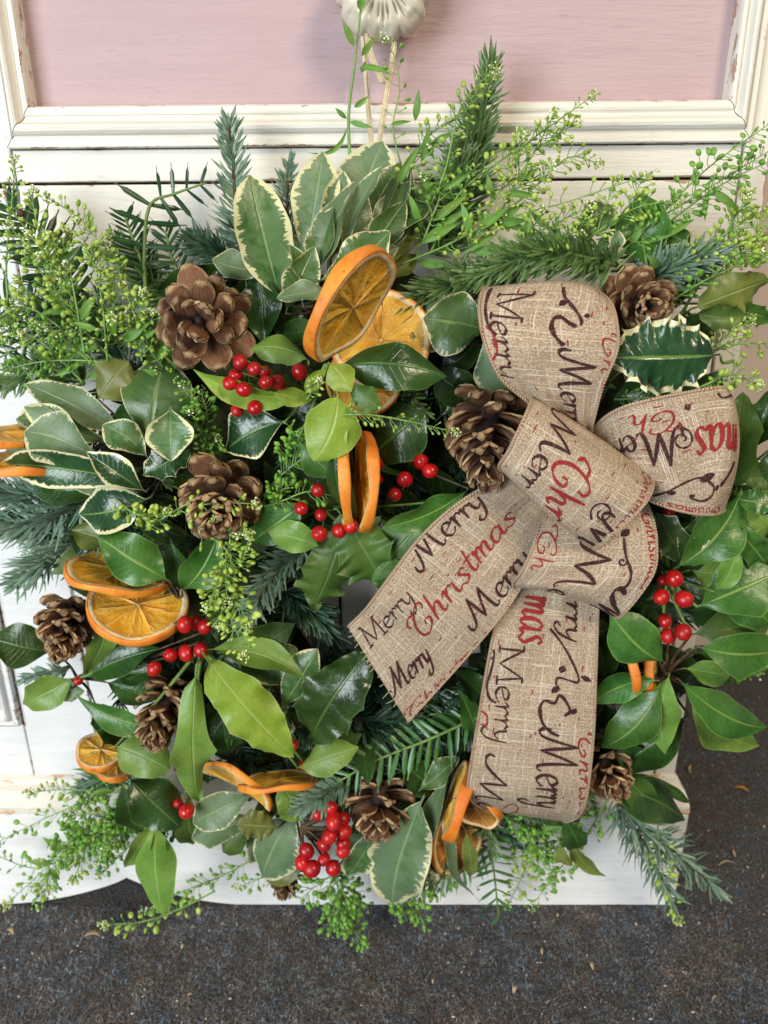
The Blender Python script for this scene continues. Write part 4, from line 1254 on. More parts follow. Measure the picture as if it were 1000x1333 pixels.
r.text('Christmas', (938, 660), (868, 653), 13, True, weight=1.4)
r.specks(28, 4); r.finish()
# lower loop
r = Ribbon(bow, 'loop', [((716, 690, .098), (822, 640, .095)), ((707, 664, .116), (838, 648, .118)), ((702, 685, .130), (850, 676, .136)), ((692, 716, .140), (855, 708, .146)), ((680, 742, .144), (850, 748, .148)),
                         ((668, 761, .138), (738, 770, .144), (815, 796, .140)), ((674, 764, .122), (738, 776, .126), (800, 803, .124)), ((685, 750, .108), (790, 780, .106)), ((700, 725, .10), (800, 745, .096))], look=(0.05, 0.74))
r.text('Mer', (752, 716), (716, 770), 40, slant=0.0, weight=1.15)
r.text('Ch', (704, 690), (690, 742), 24, True)
r.text('Christmas', (834, 668), (832, 768), 15, True, weight=1.5)
r.text('M', (790, 776), (784, 804), 44, weight=1.2)
r.curve([(812, 766), (820, 756), (821, 742), (816, 728), (813, 712), (812, 700)], 1.6)
r.leafmark((808, 698), (820, 690), 10); r.spiral(810, 731, 6, 0, 1.0, 1.2)
r.specks(22, 5); r.finish()
# centre loop over the knot
r = Ribbon(bow, 'knot_loop', [((700, 548, .105), (832, 628, .105)), ((694, 522, .122), (846, 616, .126)), ((693, 516, .136), (770, 564, .142), (851, 624, .142)), ((686, 536, .152), (766, 588, .160), (848, 642, .160)), ((672, 566, .160), (836, 660, .166)),
                              ((660, 590, .160), (812, 684, .164)), ((650, 606, .150), (712, 664, .158), (778, 713, .152)), ((656, 614, .134), (718, 670, .138), (768, 712, .134)), ((672, 612, .116), (762, 690, .114))], look=(0.2, 0.82))
r.text('Merr', (717, 540), (674, 624), 40, slant=0.0)
r.text('Chr', (722, 594), (688, 656), 50, True)
r.text('M', (778, 676), (742, 712), 50, slant=0.0, weight=0.9)
r.spiral(784, 668, 16, 2.6, 1.3, 1.3)
r.text('Christmas', (836, 612), (800, 688), 12, True, weight=1.3)
r.specks(30, 6); r.finish()
# ------------------------------------------------------------------ wreath base: mossy ring packed with short fir and dark leaves
HC, OC = P(512, 795, .04), P(497, 700, .045)
def ring(th, rho, d):
    """rho 0 = inner edge, 1 = outer edge"""
    e = Vector((math.cos(th), 0, math.sin(th)))
    p = (HC + e * 0.072).lerp(OC + Vector((e.x * 0.252, 0, e.z * (0.222 if e.z > 0 else 0.300))), rho)
    p.y = -d
    return p
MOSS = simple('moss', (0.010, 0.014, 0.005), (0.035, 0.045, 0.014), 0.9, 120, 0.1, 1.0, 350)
wb = thing('wreath_base', 'ring of dark moss and fir packed under all the foliage of the wreath', 'wreath', OC)
V, Fc = [], []
na, nb = 72, 14
rm = random.Random(5)
for i in range(na):
    th = 2 * PI * i / na
    for j in range(nb):
        ph = 2 * PI * j / nb
        rho = 0.5 - 0.42 * math.cos(ph) + rm.uniform(-.04, .04)
        V.append(ring(th, rho, 0.038 + 0.030 * math.sin(ph) + rm.uniform(-.004, .004)))
for i in range(na):
    for j in range(nb):
        a, b = i * nb, ((i + 1) % na) * nb
        Fc.append((a + j, a + (j + 1) % nb, b + (j + 1) % nb, b + j))
mk('ring', V, Fc, MOSS, wb)
mb = MB()
for k in range(270):
    th = 2 * PI * (k + rm.random()) / 270
    rho = rm.uniform(0.02, 0.90) ** 0.8
    p = ring(th, rho, rm.uniform(.035, .062))
    out = Vector((math.cos(th), 0, math.sin(th))); tan = Vector((-out.z, 0, out.x))
    d = (out * rm.uniform(-0.5, 1.2) + tan * rm.uniform(-1, 1) + Vector((0, -1, 0)) * rm.uniform(0.05, 0.45)).normalized()
    L = rm.uniform(.035, .06)
    pts = [p + d * L * i / 9 + Vector((0, 0, -0.25 * L * (i / 9) ** 2)) for i in range(10)]
    needles_into(mb, pts, 0.014, 0.0019, 64, rm, mi=rm.choice((0, 0, 1)))
o = mb.build('fir_filling', [FIRD, FIRG], wb, 'stuff')
fl = MB()
for k in range(270):
    th = 2 * PI * (k + rm.random()) / 270
    rho = rm.uniform(0.05, 0.92)
    p = ring(th, rho, rm.uniform(.050, .070))
    out = Vector((math.cos(th), 0, math.sin(th))); tan = Vector((-out.z, 0, out.x))
    d = (out * rm.uniform(-0.4, 1.0) + tan * rm.uniform(-1, 1) + Vector((0, -1, 0)) * rm.uniform(-0.1, 0.5)).normalized()
    nn = (Vector((0, -1, 0.3)) + out * rm.uniform(-.5, .5) + tan * rm.uniform(-.5, .5)).normalized()
    L, W = rm.uniform(.035, .055), rm.uniform(.016, .024)
    sd = d.cross(nn).normalized(); nn = sd.cross(d)
    b0 = len(fl.V)
    for i in range(9):
        v = i / 8; hw = W * .5 * outline('ell', v, 1, 0, 0, 0)
        c = p + d * L * v - nn * (L * .25 * v * v)
        fl.V += [c - sd * hw + nn * hw * .3, c, c + sd * hw + nn * hw * .3]; fl.U += [(0, v), (.5, v), (1, v)]
    m_ = rm.choice((0, 0, 0, 1))
    for i in range(8):
        q = b0 + 3 * i
        fl.F += [(q, q + 1, q + 4, q + 3), (q + 1, q + 2, q + 5, q + 4)]; fl.M += [m_, m_]
fl.build('leaf_filling', [LM['H'], LM['D']], wb, 'stuff')
# ------------------------------------------------------------------ pine cones
cone('large open pine cone with wide brown scales below the tall variegated leaves', 266, 418, .102, 160, (0.08, -0.22, 1.0), 30, 0.72, 1.0, 11)
cone('pine cone tucked above the spiny holly leaf beside the upper bow loop', 830, 396, .102, 124, (0.10, -0.30, 0.95), 40, 0.75, 0.9, 12)
cone('rounded pine cone behind lime green pods left of the upright orange slices', 284, 654, .116, 138, (0.02, -0.55, 0.85), 44, 0.8, 0.82, 13)
cone('dark pine cone hanging tip down, tucked against the centre of the bow', 634, 572, .110, 140, (-0.10, -0.95, 0.45), 42, 1.05, 0.92, 14)
cone('small pine cone at the left edge under the stacked orange slices', 86, 818, .088, 106, (0.15, -0.60, 0.8), 46, 0.95, 0.8, 15)
cone('pine cone half covered by a dark holly leaf left of the long lime leaves', 214, 926, .104, 114, (-0.05, -0.65, 0.75), 46, 0.9, 0.78, 16)
cone('open pine cone above the big oval leaf at the bottom of the wreath', 494, 1048, .102, 112, (-0.05, -0.75, 0.55), 30, 0.55, 1.0, 17)
cone('pine cone half hidden behind the hanging ribbon tail', 784, 995, .090, 108, (0.25, -0.55, 0.8), 44, 0.9, 0.85, 18)
cone('smallest pine cone, peeping out under the bottom edge beside the red berries', 372, 1142, .070, 66, (0.0, -0.85, 0.5), 24, 0.6, 1.05, 19)
cone('dark pine cone in the shade behind the small left cone', 140, 842, .060, 70, (0.2, -0.3, 0.9), 30, 0.8, 0.9, 20)
# ------------------------------------------------------------------ dried orange slices
orange('tilted orange slice with thick rind leaning over the round orange slice', 455, 397, .140, 82, (0.72, -0.54, 0.18), .0082, 1, .03)
orange('round orange slice facing out under the leaning slice', 496, 444, .094, 66, (0.06, 0.05, 1.0), .006, 2, .05)
orange('orange slice showing as a crescent below the dark holly leaf', 474, 496, .088, 48, (0.02, 0.10, 1.0), .008, 3, .05)
orange('upright orange slice seen edge on, left one of the pair above the berries', 450, 616, .108, 70, (0.99, 0.06, 0.00), .0068, 4, .02)
orange('upright orange slice seen edge on, right one of the pair above the berries', 475, 628, .112, 64, (-0.98, 0.02, 0.20), .0068, 5, .02)
orange('upper orange slice cut off by the left edge of the picture', 2, 566, .095, 52, (0.08, 0.93, 0.30), .0055, 6, .06)
orange('lower orange slice cut off by the left edge of the picture', 30, 606, .100, 56, (0.10, 0.95, 0.22), .0058, 7, .05)
orange('thin orange slice lying under the yellow green leaf, upper of the left pair', 156, 744, .092, 68, (0.22, 0.90, 0.30), .0055, 8, .06)
orange('orange slice showing brown flesh, lower of the left pair above the berries', 180, 790, .098, 62, (0.22, 0.80, 0.62), .0068, 9, .05)
orange('small orange slice at the lower left edge of the wreath', 132, 978, .082, 31, (0.10, 0.86, 0.55), .0060, 10, .05)
orange('orange slice edge poking out under the small lower left slice', 152, 1000, .078, 24, (0.05, 0.92, 0.35), .0060, 11, .05)
orange('warped orange slice behind the long lime leaves at the bottom left', 306, 1018, .098, 56, (-0.40, -0.72, 0.45), .0045, 12, .10)
orange('orange slice seen edge on beside the warped slice above the red berries', 362, 1018, .104, 50, (0.06, -0.96, 0.10), .0048, 13, .04)
orange('bright orange slice seen edge on against the hanging ribbon tail', 596, 1042, .112, 52, (-0.90, 0.30, -0.05), .0090, 14, .03)
orange('curled orange slice under the lower corner of the hanging ribbon', 622, 1050, .100, 34, (-0.55, -0.45, 0.6), .0080, 15, .12, FLESHB)
orange('brown dried orange slice behind the narrow hanging leaves', 590, 1098, .080, 40, (0.55, 0.10, 0.75), .0070, 16, .12, FLESHB)
orange('dark orange slice behind the big oval leaf at the bottom', 552, 1100, .070, 42, (0.1, 0.1, 1.0), .0070, 17, .06, FLESHB)
orange('upright orange slice seen edge on between ribbon tail and holly berries', 824, 852, .085, 54, (0.94, 0.05, 0.32), .0062, 18, .05)
orange('orange slice behind the berry stalks right of the ribbon tail', 850, 868, .080, 48, (0.90, -0.02, 0.40), .0060, 19, .06)
# ------------------------------------------------------------------ leaf sprigs
sprig('variegated_sprig', 'tall sprig of broad grey green leaves with cream edges at the top', 'leafy sprig', (420, 395, .070), [
    (366, 392, .080, 327, 226, .082, 74, 'W', {'shape': 'oval', 'roll': 12, 'fold': .18, 'curl': .05, 'bend': -.03}),
    (392, 352, .070, 420, 196, .060, 58, 'V', {'roll': -14, 'fold': .2}),
    (440, 345, .072, 500, 181, .055, 82, 'V', {'shape': 'oval', 'roll': 4, 'fold': .28, 'curl': -.04}),
    (396, 385, .085, 462, 232, .088, 46, 'V', {'roll': -38, 'fold': .35, 'bend': .05}),
    (432, 335, .085, 472, 236, .080, 40, 'W', {'roll': 25}),
    (440, 345, .092, 497, 214, .088, 34, 'V', {'roll': -40, 'fold': .5}),
    (414, 366, .098, 507, 300, .106, 66, 'W', {'roll': -12, 'fold': -.25, 'curl': .12, 'bend': .10}),
    (470, 345, .080, 540, 222, .075, 40, 'V', {'roll': 48, 'fold': .5, 'bend': .05}),
    (478, 345, .078, 557, 236, .066, 56, 'W', {'roll': -30, 'fold': .25}),
    (478, 352, .074, 548, 288, .070, 34, 'O', {'roll': 10, 'shape': 'ell'}),
    (440, 378, .096, 360, 386, .104, 30, 'V', {'roll': 30, 'fold': .3}),
    (372, 408, .086, 410, 320, .098, 44, 'W', {'roll': 20, 'fold': .35}),
    (350, 352, .085, 276, 340, .096, 36, 'V', {'roll': -16, 'fold': -.25, 'droop': -.1}),
    (395, 400, .08, 352, 290, .062, 46, 'V', {'roll': 0}),
    (490, 352, .06, 560, 268, .05, 44, 'V', {'roll': 8}),
    (400, 380, .094, 378, 318, .100, 24, 'W', {'roll': 40}),
    (425, 360, .078, 448, 222, .066, 50, 'V', {'roll': 20, 'fold': .35}), (455, 350, .078, 520, 205, .064, 48, 'W', {'roll': -24, 'fold': .4}),
    (470, 350, .088, 528, 262, .086, 40, 'W', {'roll': 18, 'fold': .3}), (405, 372, .090, 432, 268, .092, 40, 'W', {'roll': -26, 'fold': .45}),
    (450, 362, .095, 520, 322, .094, 32, 'V', {'roll': 14}), (380, 398, .074, 345, 300, .07, 44, 'V', {'roll': -8}), (500, 365, .07, 545, 330, .066, 30, 'O', {'shape': 'ell'}),
], TWIG)
sprig('holly_sprig', 'dark holly leaves hanging behind the large open pine cone', 'holly sprig', (330, 370, .06), [
    (335, 345, .075, 344, 448, .082, 52, 'H', {'roll': 20}), (318, 350, .070, 330, 440, .07, 50, 'H'), (305, 340, .07, 200, 380, .06, 44, 'H'),
    (395, 440, .065, 350, 400, .07, 46, 'H')])
sprig('variegated_sprig', 'pair of oval cream edged leaves left of the upper bow loop', 'leafy sprig', (660, 440, .075), [
    (640, 432, .092, 551, 414, .098, 76, 'W', {'roll': -10, 'fold': .15}), (606, 448, .082, 533, 402, .080, 74, 'V', {'roll': 16, 'fold': .2}),
    (628, 438, .095, 668, 515, .092, 58, 'V', {'roll': 20, 'fold': .3})], TWIG)
sprig('variegated_sprig', 'fan of long grey green cream edged leaves reaching to the left edge', 'leafy sprig', (215, 600, .075), [
    (195, 582, .098, 212, 466, .088, 96, 'W', {'roll': -4, 'fold': -.38, 'curl': .16, 'shape': 'obov', 'droop': -.16}),
    (222, 528, .108, 222, 600, .126, 58, 'W', {'roll': 10, 'fold': .3, 'curl': .1}),
    (192, 596, .108, 134, 552, .112, 44, 'W', {'roll': 15, 'fold': .28}),
    (132, 598, .110, 30, 562, .108, 68, 'V', {'roll': -12, 'fold': .18, 'bend': .08}),
    (175, 572, .090, 34, 500, .082, 46, 'V', {'roll': 10, 'fold': .25}),
    (150, 580, .098, 28, 530, .092, 42, 'V', {'roll': -20, 'fold': .3}),
    (192, 606, .100, 90, 632, .100, 36, 'V', {'roll': 10}),
    (190, 640, .114, 112, 588, .118, 40, 'K', {'roll': 20, 'fold': .35, 'shape': 'ell'}),
    (252, 582, .116, 186, 618, .124, 48, 'K', {'spn': 4, 'dep': .25, 'roll': -8, 'fold': -.2}),
    (182, 628, .112, -8, 608, .108, 54, 'K', {'roll': -22, 'fold': .35, 'bend': .08, 'shape': 'ell'}),
    (196, 648, .112, 98, 668, .108, 62, 'K', {'roll': 14, 'fold': .2, 'shape': 'ell', 'bend': -.08}),
    (128, 520, .088, 166, 470, .086, 60, 'O', {'roll': -14, 'fold': -.2, 'shape': 'ell'}),
    (110, 545, .078, 20, 545, .072, 40, 'W', {'roll': 18}), (140, 640, .082, 40, 640, .076, 42, 'H', {'roll': 12}), (90, 590, .08, 5, 588, .076, 36, 'V', {}),
    (150, 560, .08, 205, 545, .09, 50, 'H', {'roll': 10}), (120, 600, .075, 60, 660, .075, 50, 'H')], TWIG)
sprig('holly_sprig', 'lime green holly leaves with red berries left of the orange slices', 'holly sprig', (398, 506, .088), [
    (402, 470, .110, 326, 452, .112, 44, 'G', {'roll': 30, 'fold': -.4, 'bend': .1}),
    (398, 512, .118, 250, 486, .130, 40, 'L', {'roll': -35, 'fold': .45, 'bend': -.09, 'shape': 'ell'}),
    (352, 510, .128, 408, 522, .120, 26, 'L', {'roll': 20, 'fold': .4}),
    (372, 548, .100, 292, 588, .094, 66, 'K', {'roll': 16, 'fold': .2, 'shape': 'ell'}),
], TWIGG, None, [(313, 471, .128, 12), (331, 480, .134, 12.5), (307, 489, .124), (299, 499, .130, 12), (317, 507, .132, 11.5), (346, 498, .136, 12.5),
                 (361, 497, .126, 11), (345, 484, .118, 10), (390, 484, .112, 11), (332, 530, .122, 11.5), (350, 525, .114, 11), (309, 534, .112, 11), (366, 508, .118, 9)])
sprig('holly_sprig', 'bright lime holly leaves hanging in front of the round orange slice', 'holly sprig', (424, 474, .120), [
    (428, 472, .134, 458, 510, .142, 40, 'L', {'roll': -10, 'fold': -.3, 'shape': 'ell'}),
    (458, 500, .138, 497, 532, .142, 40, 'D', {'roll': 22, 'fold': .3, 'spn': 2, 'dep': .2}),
    (436, 478, .124, 582, 490, .124, 66, 'H', {'roll': -12, 'fold': -.3, 'bend': -.05, 'curl': .1}),
    (440, 512, .138, 408, 600, .142, 70, 'L', {'roll': -6, 'fold': -.28, 'bend': -.08, 'shape': 'holly'}),
    (432, 520, .134, 425, 602, .136, 46, 'L', {'roll': 18, 'fold': -.1}),
    (388, 572, .118, 440, 620, .118, 38, 'M', {'roll': 20, 'fold': .3}),
    (440, 556, .128, 462, 694, .126, 36, 'H', {'roll': 24, 'fold': -.4, 'bend': .06}),
    (395, 515, .13, 425, 480, .125, 20, 'L', {'roll': 0})], TWIGG)
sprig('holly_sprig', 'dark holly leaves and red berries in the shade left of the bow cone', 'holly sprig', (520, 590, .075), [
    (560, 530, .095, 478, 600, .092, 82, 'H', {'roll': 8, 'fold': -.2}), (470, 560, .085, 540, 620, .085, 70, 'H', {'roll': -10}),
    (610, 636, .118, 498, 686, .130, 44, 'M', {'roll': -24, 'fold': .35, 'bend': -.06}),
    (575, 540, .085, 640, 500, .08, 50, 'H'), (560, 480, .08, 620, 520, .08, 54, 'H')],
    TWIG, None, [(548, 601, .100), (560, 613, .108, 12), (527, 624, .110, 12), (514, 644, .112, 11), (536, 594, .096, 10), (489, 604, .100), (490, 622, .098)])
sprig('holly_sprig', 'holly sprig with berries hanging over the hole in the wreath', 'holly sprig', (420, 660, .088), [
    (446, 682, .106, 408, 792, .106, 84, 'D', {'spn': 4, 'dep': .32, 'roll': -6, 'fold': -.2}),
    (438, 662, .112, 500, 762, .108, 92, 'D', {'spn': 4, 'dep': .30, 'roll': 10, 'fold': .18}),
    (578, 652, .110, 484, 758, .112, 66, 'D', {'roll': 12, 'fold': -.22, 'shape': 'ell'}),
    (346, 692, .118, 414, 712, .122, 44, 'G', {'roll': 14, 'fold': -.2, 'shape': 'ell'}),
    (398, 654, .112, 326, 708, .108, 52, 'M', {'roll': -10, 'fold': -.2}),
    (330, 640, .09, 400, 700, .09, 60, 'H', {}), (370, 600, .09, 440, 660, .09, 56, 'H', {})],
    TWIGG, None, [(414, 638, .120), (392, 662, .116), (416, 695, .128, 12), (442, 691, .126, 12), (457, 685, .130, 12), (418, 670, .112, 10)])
sprig('laurel_sprig', 'glossy yellow green leaf pair over the stacked orange slices at left', 'leafy sprig', (232, 778, .095), [
    (220, 756, .116, 126, 698, .122, 62, 'M', {'roll': -8, 'fold': -.12, 'shape': 'ell'}),
    (236, 770, .112, 284, 694, .112, 54, 'M', {'roll': 14, 'fold': .3, 'shape': 'ell'}),
    (150, 706, .085, 92, 690, .085, 40, 'O', {}), (222, 702, .10, 232, 765, .10, 40, 'H', {})], TWIG)
sprig('holly_sprig', 'dark holly leaves at the far left edge beside the small cone', 'holly sprig', (100, 882, .075), [
    (70, 848, .080, -14, 830, .085, 56, 'H', {'roll': 10, 'fold': .2}),
    (100, 880, .086, 28, 918, .090, 46, 'G', {'roll': -14, 'fold': .35}),
    (98, 886, .100, 141, 786, .106, 34, 'G', {'roll': 34, 'fold': .3, 'bend': .06}),
    (108, 884, .100, 206, 844, .104, 44, 'H', {'roll': -14, 'fold': .3}),
    (150, 880, .098, 206, 872, .100, 34, 'H', {}), (138, 888, .096, 210, 906, .100, 40, 'H', {'roll': 10}),
    (92, 898, .104, 232, 948, .116, 34, 'M', {'roll': 30, 'fold': .4, 'bend': .08}),
    (122, 912, .092, 170, 968, .090, 50, 'H', {'spn': 3, 'dep': .2}),
    (72, 898, .085, 110, 900, .09, 30, 'V', {})], TWIG, None, [(102, 886, .100, 8), (241, 813, .118, 12.5), (254, 811, .110), (267, 816, .116, 11.5), (201, 871, .124, 12), (222, 853, .110), (262, 846, .116, 11.5), (243, 850, .108)])
sprig('holly_sprig', 'cluster of long lime green holly leaves at the lower left', 'holly sprig', (262, 842, .110), [
    (264, 850, .126, 384, 988, .130, 70, 'L', {'spn': 3, 'dep': .13, 'roll': 8, 'fold': -.15, 'curl': .05, 'shape': 'holly'}),
    (256, 866, .130, 260, 1050, .136, 58, 'G', {'spn': 2, 'dep': .34, 'roll': -10, 'fold': -.22, 'bend': .05}),
    (270, 846, .118, 398, 880, .122, 46, 'G', {'roll': -26, 'fold': .35, 'bend': -.08}),
    (388, 1000, .118, 466, 972, .124, 44, 'G', {'roll': -10, 'fold': -.2}),
    (150, 972, .112, 220, 1004, .120, 56, 'G', {'roll': 10, 'fold': -.2, 'shape': 'holly'}),
], TWIGG, None, [(381, 971, .112, 9), (396, 996, .110, 8), (235, 998, .108, 10), (233, 978, .102, 9)], srad=.0014)
sprig('variegated_sprig', 'cream edged leaves behind the long lime leaves, under the hole', 'leafy sprig', (370, 930, .080), [
    (370, 895, .104, 318, 838, .098, 52, 'W', {'roll': 16, 'fold': .3}), (352, 885, .100, 384, 842, .094, 46, 'W', {'roll': -10, 'fold': -.2}),
    (366, 925, .108, 414, 848, .112, 44, 'W', {'roll': 22, 'fold': -.35}), (372, 905, .096, 362, 962, .100, 40, 'V', {'roll': 0}),
    (300, 980, .09, 290, 940, .09, 40, 'H', {})], TWIG)
sprig('holly_sprig', 'large glossy dark holly leaves right of the lime cluster', 'holly sprig', (408, 972, .085), [
    (404, 966, .110, 478, 846, .116, 84, 'H', {'spn': 4, 'dep': .14, 'roll': -10, 'fold': .25}),
    (382, 950, .100, 398, 880, .098, 44, 'H', {'spn': 3, 'dep': .2}), (280, 858, .100, 384, 812, .100, 56, 'H', {'roll': 14}),
    (410, 985, .095, 470, 955, .10, 40, 'D', {}), (330, 860, .095, 300, 800, .09, 50, 'H', {})], TWIG)
sprig('holly_sprig', 'glossy dark leaves and hanging pale leaves at the bottom left corner', 'holly sprig', (196, 1040, .085), [
    (166, 1012, .104, 236, 1078, .112, 60, 'H', {'roll': -10, 'fold': -.28, 'shape': 'holly'}), (158, 1018, .096, 186, 1084, .100, 40, 'H', {'roll': 24}),
    (204, 1066, .106, 214, 1194, .108, 50, 'G', {'roll': 8, 'fold': -.25, 'shape': 'ell', 'bend': .04}),
    (204, 1066, .102, 162, 1132, .104, 28, 'G', {'roll': -26, 'fold': .35}), (205, 1060, .10, 210, 1120, .10, 22, 'H', {}),
    (246, 1030, .092, 252, 1100, .088, 40, 'D', {})], TWIGG, None, [(243, 1056, .112, 11), (232, 1046, .104, 8)])
sprig('variegated_sprig', 'dull grey green cream edged leaves under the warped orange slice', 'leafy sprig', (384, 1058, .075), [
    (336, 1032, .100, 250, 1074, .104, 46, 'V', {'roll': -18, 'fold': .2}), (345, 1062, .094, 250, 1092, .096, 40, 'V', {'roll': 14}),
    (384, 1058, .092, 338, 1146, .098, 64, 'V', {'roll': 12, 'fold': -.2, 'shape': 'oval'}), (340, 1020, .086, 352, 1066, .086, 40, 'W', {}),
    (362, 1078, .108, 308, 1074, .116, 44, 'O', {'spn': 3, 'dep': .25, 'roll': -8, 'fold': -.2}),
    (392, 1072, .110, 364, 1022, .106, 46, 'G', {'roll': 10, 'fold': -.15}), (396, 1132, .098, 346, 1148, .098, 26, 'O', {}),
    (330, 1080, .08, 290, 1110, .085, 36, 'D', {}), (320, 1085, .078, 350, 1115, .08, 40, 'V', {})], TWIG)
sprig('berry_sprig', 'bunch of red berries on a brown twig at the bottom of the wreath', 'berries', (392, 1078, .105), [], TWIG, None,
    [(435, 1069, .124, 12.5), (431, 1052, .116, 11.5), (414, 1059, .112, 10), (448, 1083, .120, 12), (429, 1089, .128, 11.5), (422, 1099, .126, 11), (447, 1098, .116, 11), (447, 1108, .120, 12),
     (399, 1108, .120, 11.5), (393, 1123, .124, 12), (406, 1131, .126, 13), (422, 1119, .120, 11), (434, 1130, .118, 12), (446, 1066, .112, 10)], srad=.0013)
sprig('variegated_sprig', 'big oval grey green leaf with narrow leaves hanging at the bottom', 'leafy sprig', (560, 1010, .085), [
    (552, 1036, .108, 508, 1182, .106, 76, 'V', {'roll': 4, 'fold': .12, 'curl': .05, 'bend': .03, 'shape': 'oval', 'label': 'broad oval grey green leaf'}),
    (494, 1072, .098, 452, 1142, .094, 40, 'W', {'roll': -12, 'fold': .2}), (488, 1070, .092, 466, 1130, .088, 44, 'V', {}),
    (590, 1000, .110, 556, 1186, .106, 30, 'V', {'roll': 40, 'fold': .35, 'bend': .06, 'shape': 'lance'}),
    (590, 1068, .100, 622, 1180, .094, 22, 'V', {'roll': 50, 'fold': .3, 'shape': 'lance'}), (606, 1080, .096, 612, 1142, .094, 20, 'O', {'shape': 'lance'}),
    (545, 1030, .104, 596, 985, .100, 32, 'W', {'roll': -20}), (570, 1030, .09, 520, 985, .09, 44, 'H', {})], TWIG)
sprig('holly_sprig', 'spiny dark holly leaf with broad cream edge over the right bow loops', 'holly sprig', (955, 470, .100), [
    (938, 462, .120, 796, 466, .132, 108, 'K', {'spn': 6, 'dep': .20, 'roll': -6, 'fold': -.22, 'curl': .06, 'bend': .0, 'label': 'spiny dark green leaf with cream edge'})], TWIGG)
sprig('holly_sprig', 'dull olive spiny holly leaves at the upper right edge', 'holly sprig', (890, 405, .080), [
    (900, 402, .092, 1004, 364, .092, 66, 'O', {'spn': 3, 'dep': .25, 'roll': 14, 'fold': -.2}), (905, 408, .098, 972, 412, .100, 44, 'D', {'spn': 3, 'dep': .3}),
    (935, 405, .088, 1008, 418, .086, 36, 'M', {'spn': 3, 'dep': .3}), (915, 365, .085, 1004, 362, .08, 18, 'D', {}), (880, 420, .09, 930, 440, .09, 50, 'H', {}),
    (800, 520, .095, 880, 490, .10, 60, 'H', {}), (790, 500, .085, 830, 570, .085, 70, 'H', {}), (880, 560, .08, 940, 480, .08, 50, 'H', {})])
sprig('holly_sprig', 'green holly leaves crowding behind the right bow loop', 'holly sprig', (940, 640, .070), [
    (958, 640, .092, 966, 512, .092, 66, 'D', {'spn': 3, 'dep': .2, 'roll': -12}), (1010, 620, .090, 962, 620, .092, 52, 'D', {'spn': 3, 'dep': .3}),
    (1012, 500, .085, 972, 590, .090, 54, 'H', {'spn': 3, 'dep': .3}), (1014, 575, .095, 984, 650, .09, 40, 'H', {'spn': 3, 'dep': .3}),
    (935, 655, .092, 985, 668, .09, 26, 'H', {}), (925, 600, .075, 960, 700, .075, 60, 'H', {}), (1005, 650, .09, 950, 640, .09, 30, 'M', {})])
sprig('holly_sprig', 'bright green holly leaves with red berries at the right edge', 'holly sprig', (872, 745, .085), [
    (896, 735, .098, 856, 668, .104, 54, 'W', {'spn': 3, 'dep': .25, 'roll': -10}), (884, 738, .104, 920, 668, .106, 36, 'W', {'roll': 24}),
    (878, 740, .108, 968, 636, .100, 62, 'M', {'roll': 16, 'fold': .3, 'bend': .08}),
    (1004, 690, .098, 946, 664, .100, 40, 'G', {'spn': 3, 'dep': .3}), (950, 676, .102, 1002, 742, .098, 44, 'M', {'spn': 3, 'dep': .25}), (1010, 655, .106, 960, 650, .10, 40, 'M', {'spn': 3, 'dep': .2}),
    (898, 742, .098, 950, 742, .100, 44, 'G', {'roll': 10}), (930, 770, .110, 962, 712, .118, 30, 'G', {'roll': 30, 'fold': .3}),
    (908, 790, .112, 1018, 742, .110, 76, 'M', {'roll': -10, 'fold': .2, 'bend': .02}),
    (922, 738, .090, 890, 775, .09, 50, 'H', {}), (925, 772, .095, 1008, 815, .09, 50, 'M', {'roll': -14}), (900, 700, .075, 985, 740, .07, 60, 'H', {}), (860, 700, .07, 900, 640, .07, 56, 'H', {})],
    TWIGG, None, [(878, 753, .122, 12.5), (861, 777, .126, 12.5), (891, 780, .130, 13), (890, 823, .126, 12.5), (866, 808, .116, 11), (870, 828, .118, 11), (863, 756, .112, 9), (866, 676, .100, 9), (872, 668, .096, 8)], srad=.0016)
sprig('holly_sprig', 'whorl of green leaves spreading over the carpet at the right edge', 'holly sprig', (868, 878, .088), [
    (908, 842, .112, 1018, 846, .104, 62, 'M', {'roll': 14, 'fold': .22, 'bend': .05}),
    (866, 862, .114, 796, 800, .122, 62, 'M', {'roll': -12, 'fold': -.22, 'shape': 'ell'}),
    (858, 886, .110, 768, 918, .112, 36, 'M', {'roll': 12, 'fold': -.25, 'bend': .08}),
    (862, 890, .114, 782, 976, .110, 54, 'M', {'roll': -8, 'fold': -.28, 'bend': -.08}),
    (872, 876, .116, 866, 982, .114, 44, 'G', {'roll': 10, 'fold': -.3, 'bend': .05}),
    (884, 884, .112, 1004, 948, .100, 50, 'M', {'roll': -10, 'fold': -.25, 'bend': .09}),
    (900, 896, .104, 990, 972, .096, 54, 'G', {'roll': 8, 'fold': .25, 'bend': .12}),
    (866, 908, .100, 808, 962, .098, 50, 'D', {}), (905, 910, .095, 922, 972, .090, 22, 'H', {}),
    (890, 870, .10, 950, 880, .096, 36, 'G', {}), (900, 826, .092, 1012, 806, .088, 56, 'D', {'roll': 10}), (905, 850, .086, 1000, 872, .08, 44, 'D', {}),
    (880, 800, .075, 960, 776, .072, 60, 'H', {}), (850, 830, .07, 905, 900, .066, 60, 'H', {}), (830, 800, .066, 860, 760, .066, 50, 'H', {}), (870, 900, .075, 930, 850, .07, 50, 'H', {}),
    (896, 930, .088, 796, 1000, .084, 66, 'H', {'roll': 10, 'bend': -.06}), (800, 960, .09, 830, 1006, .09, 44, 'H', {'spn': 3, 'dep': .2})], TWIG, srad=.0014)
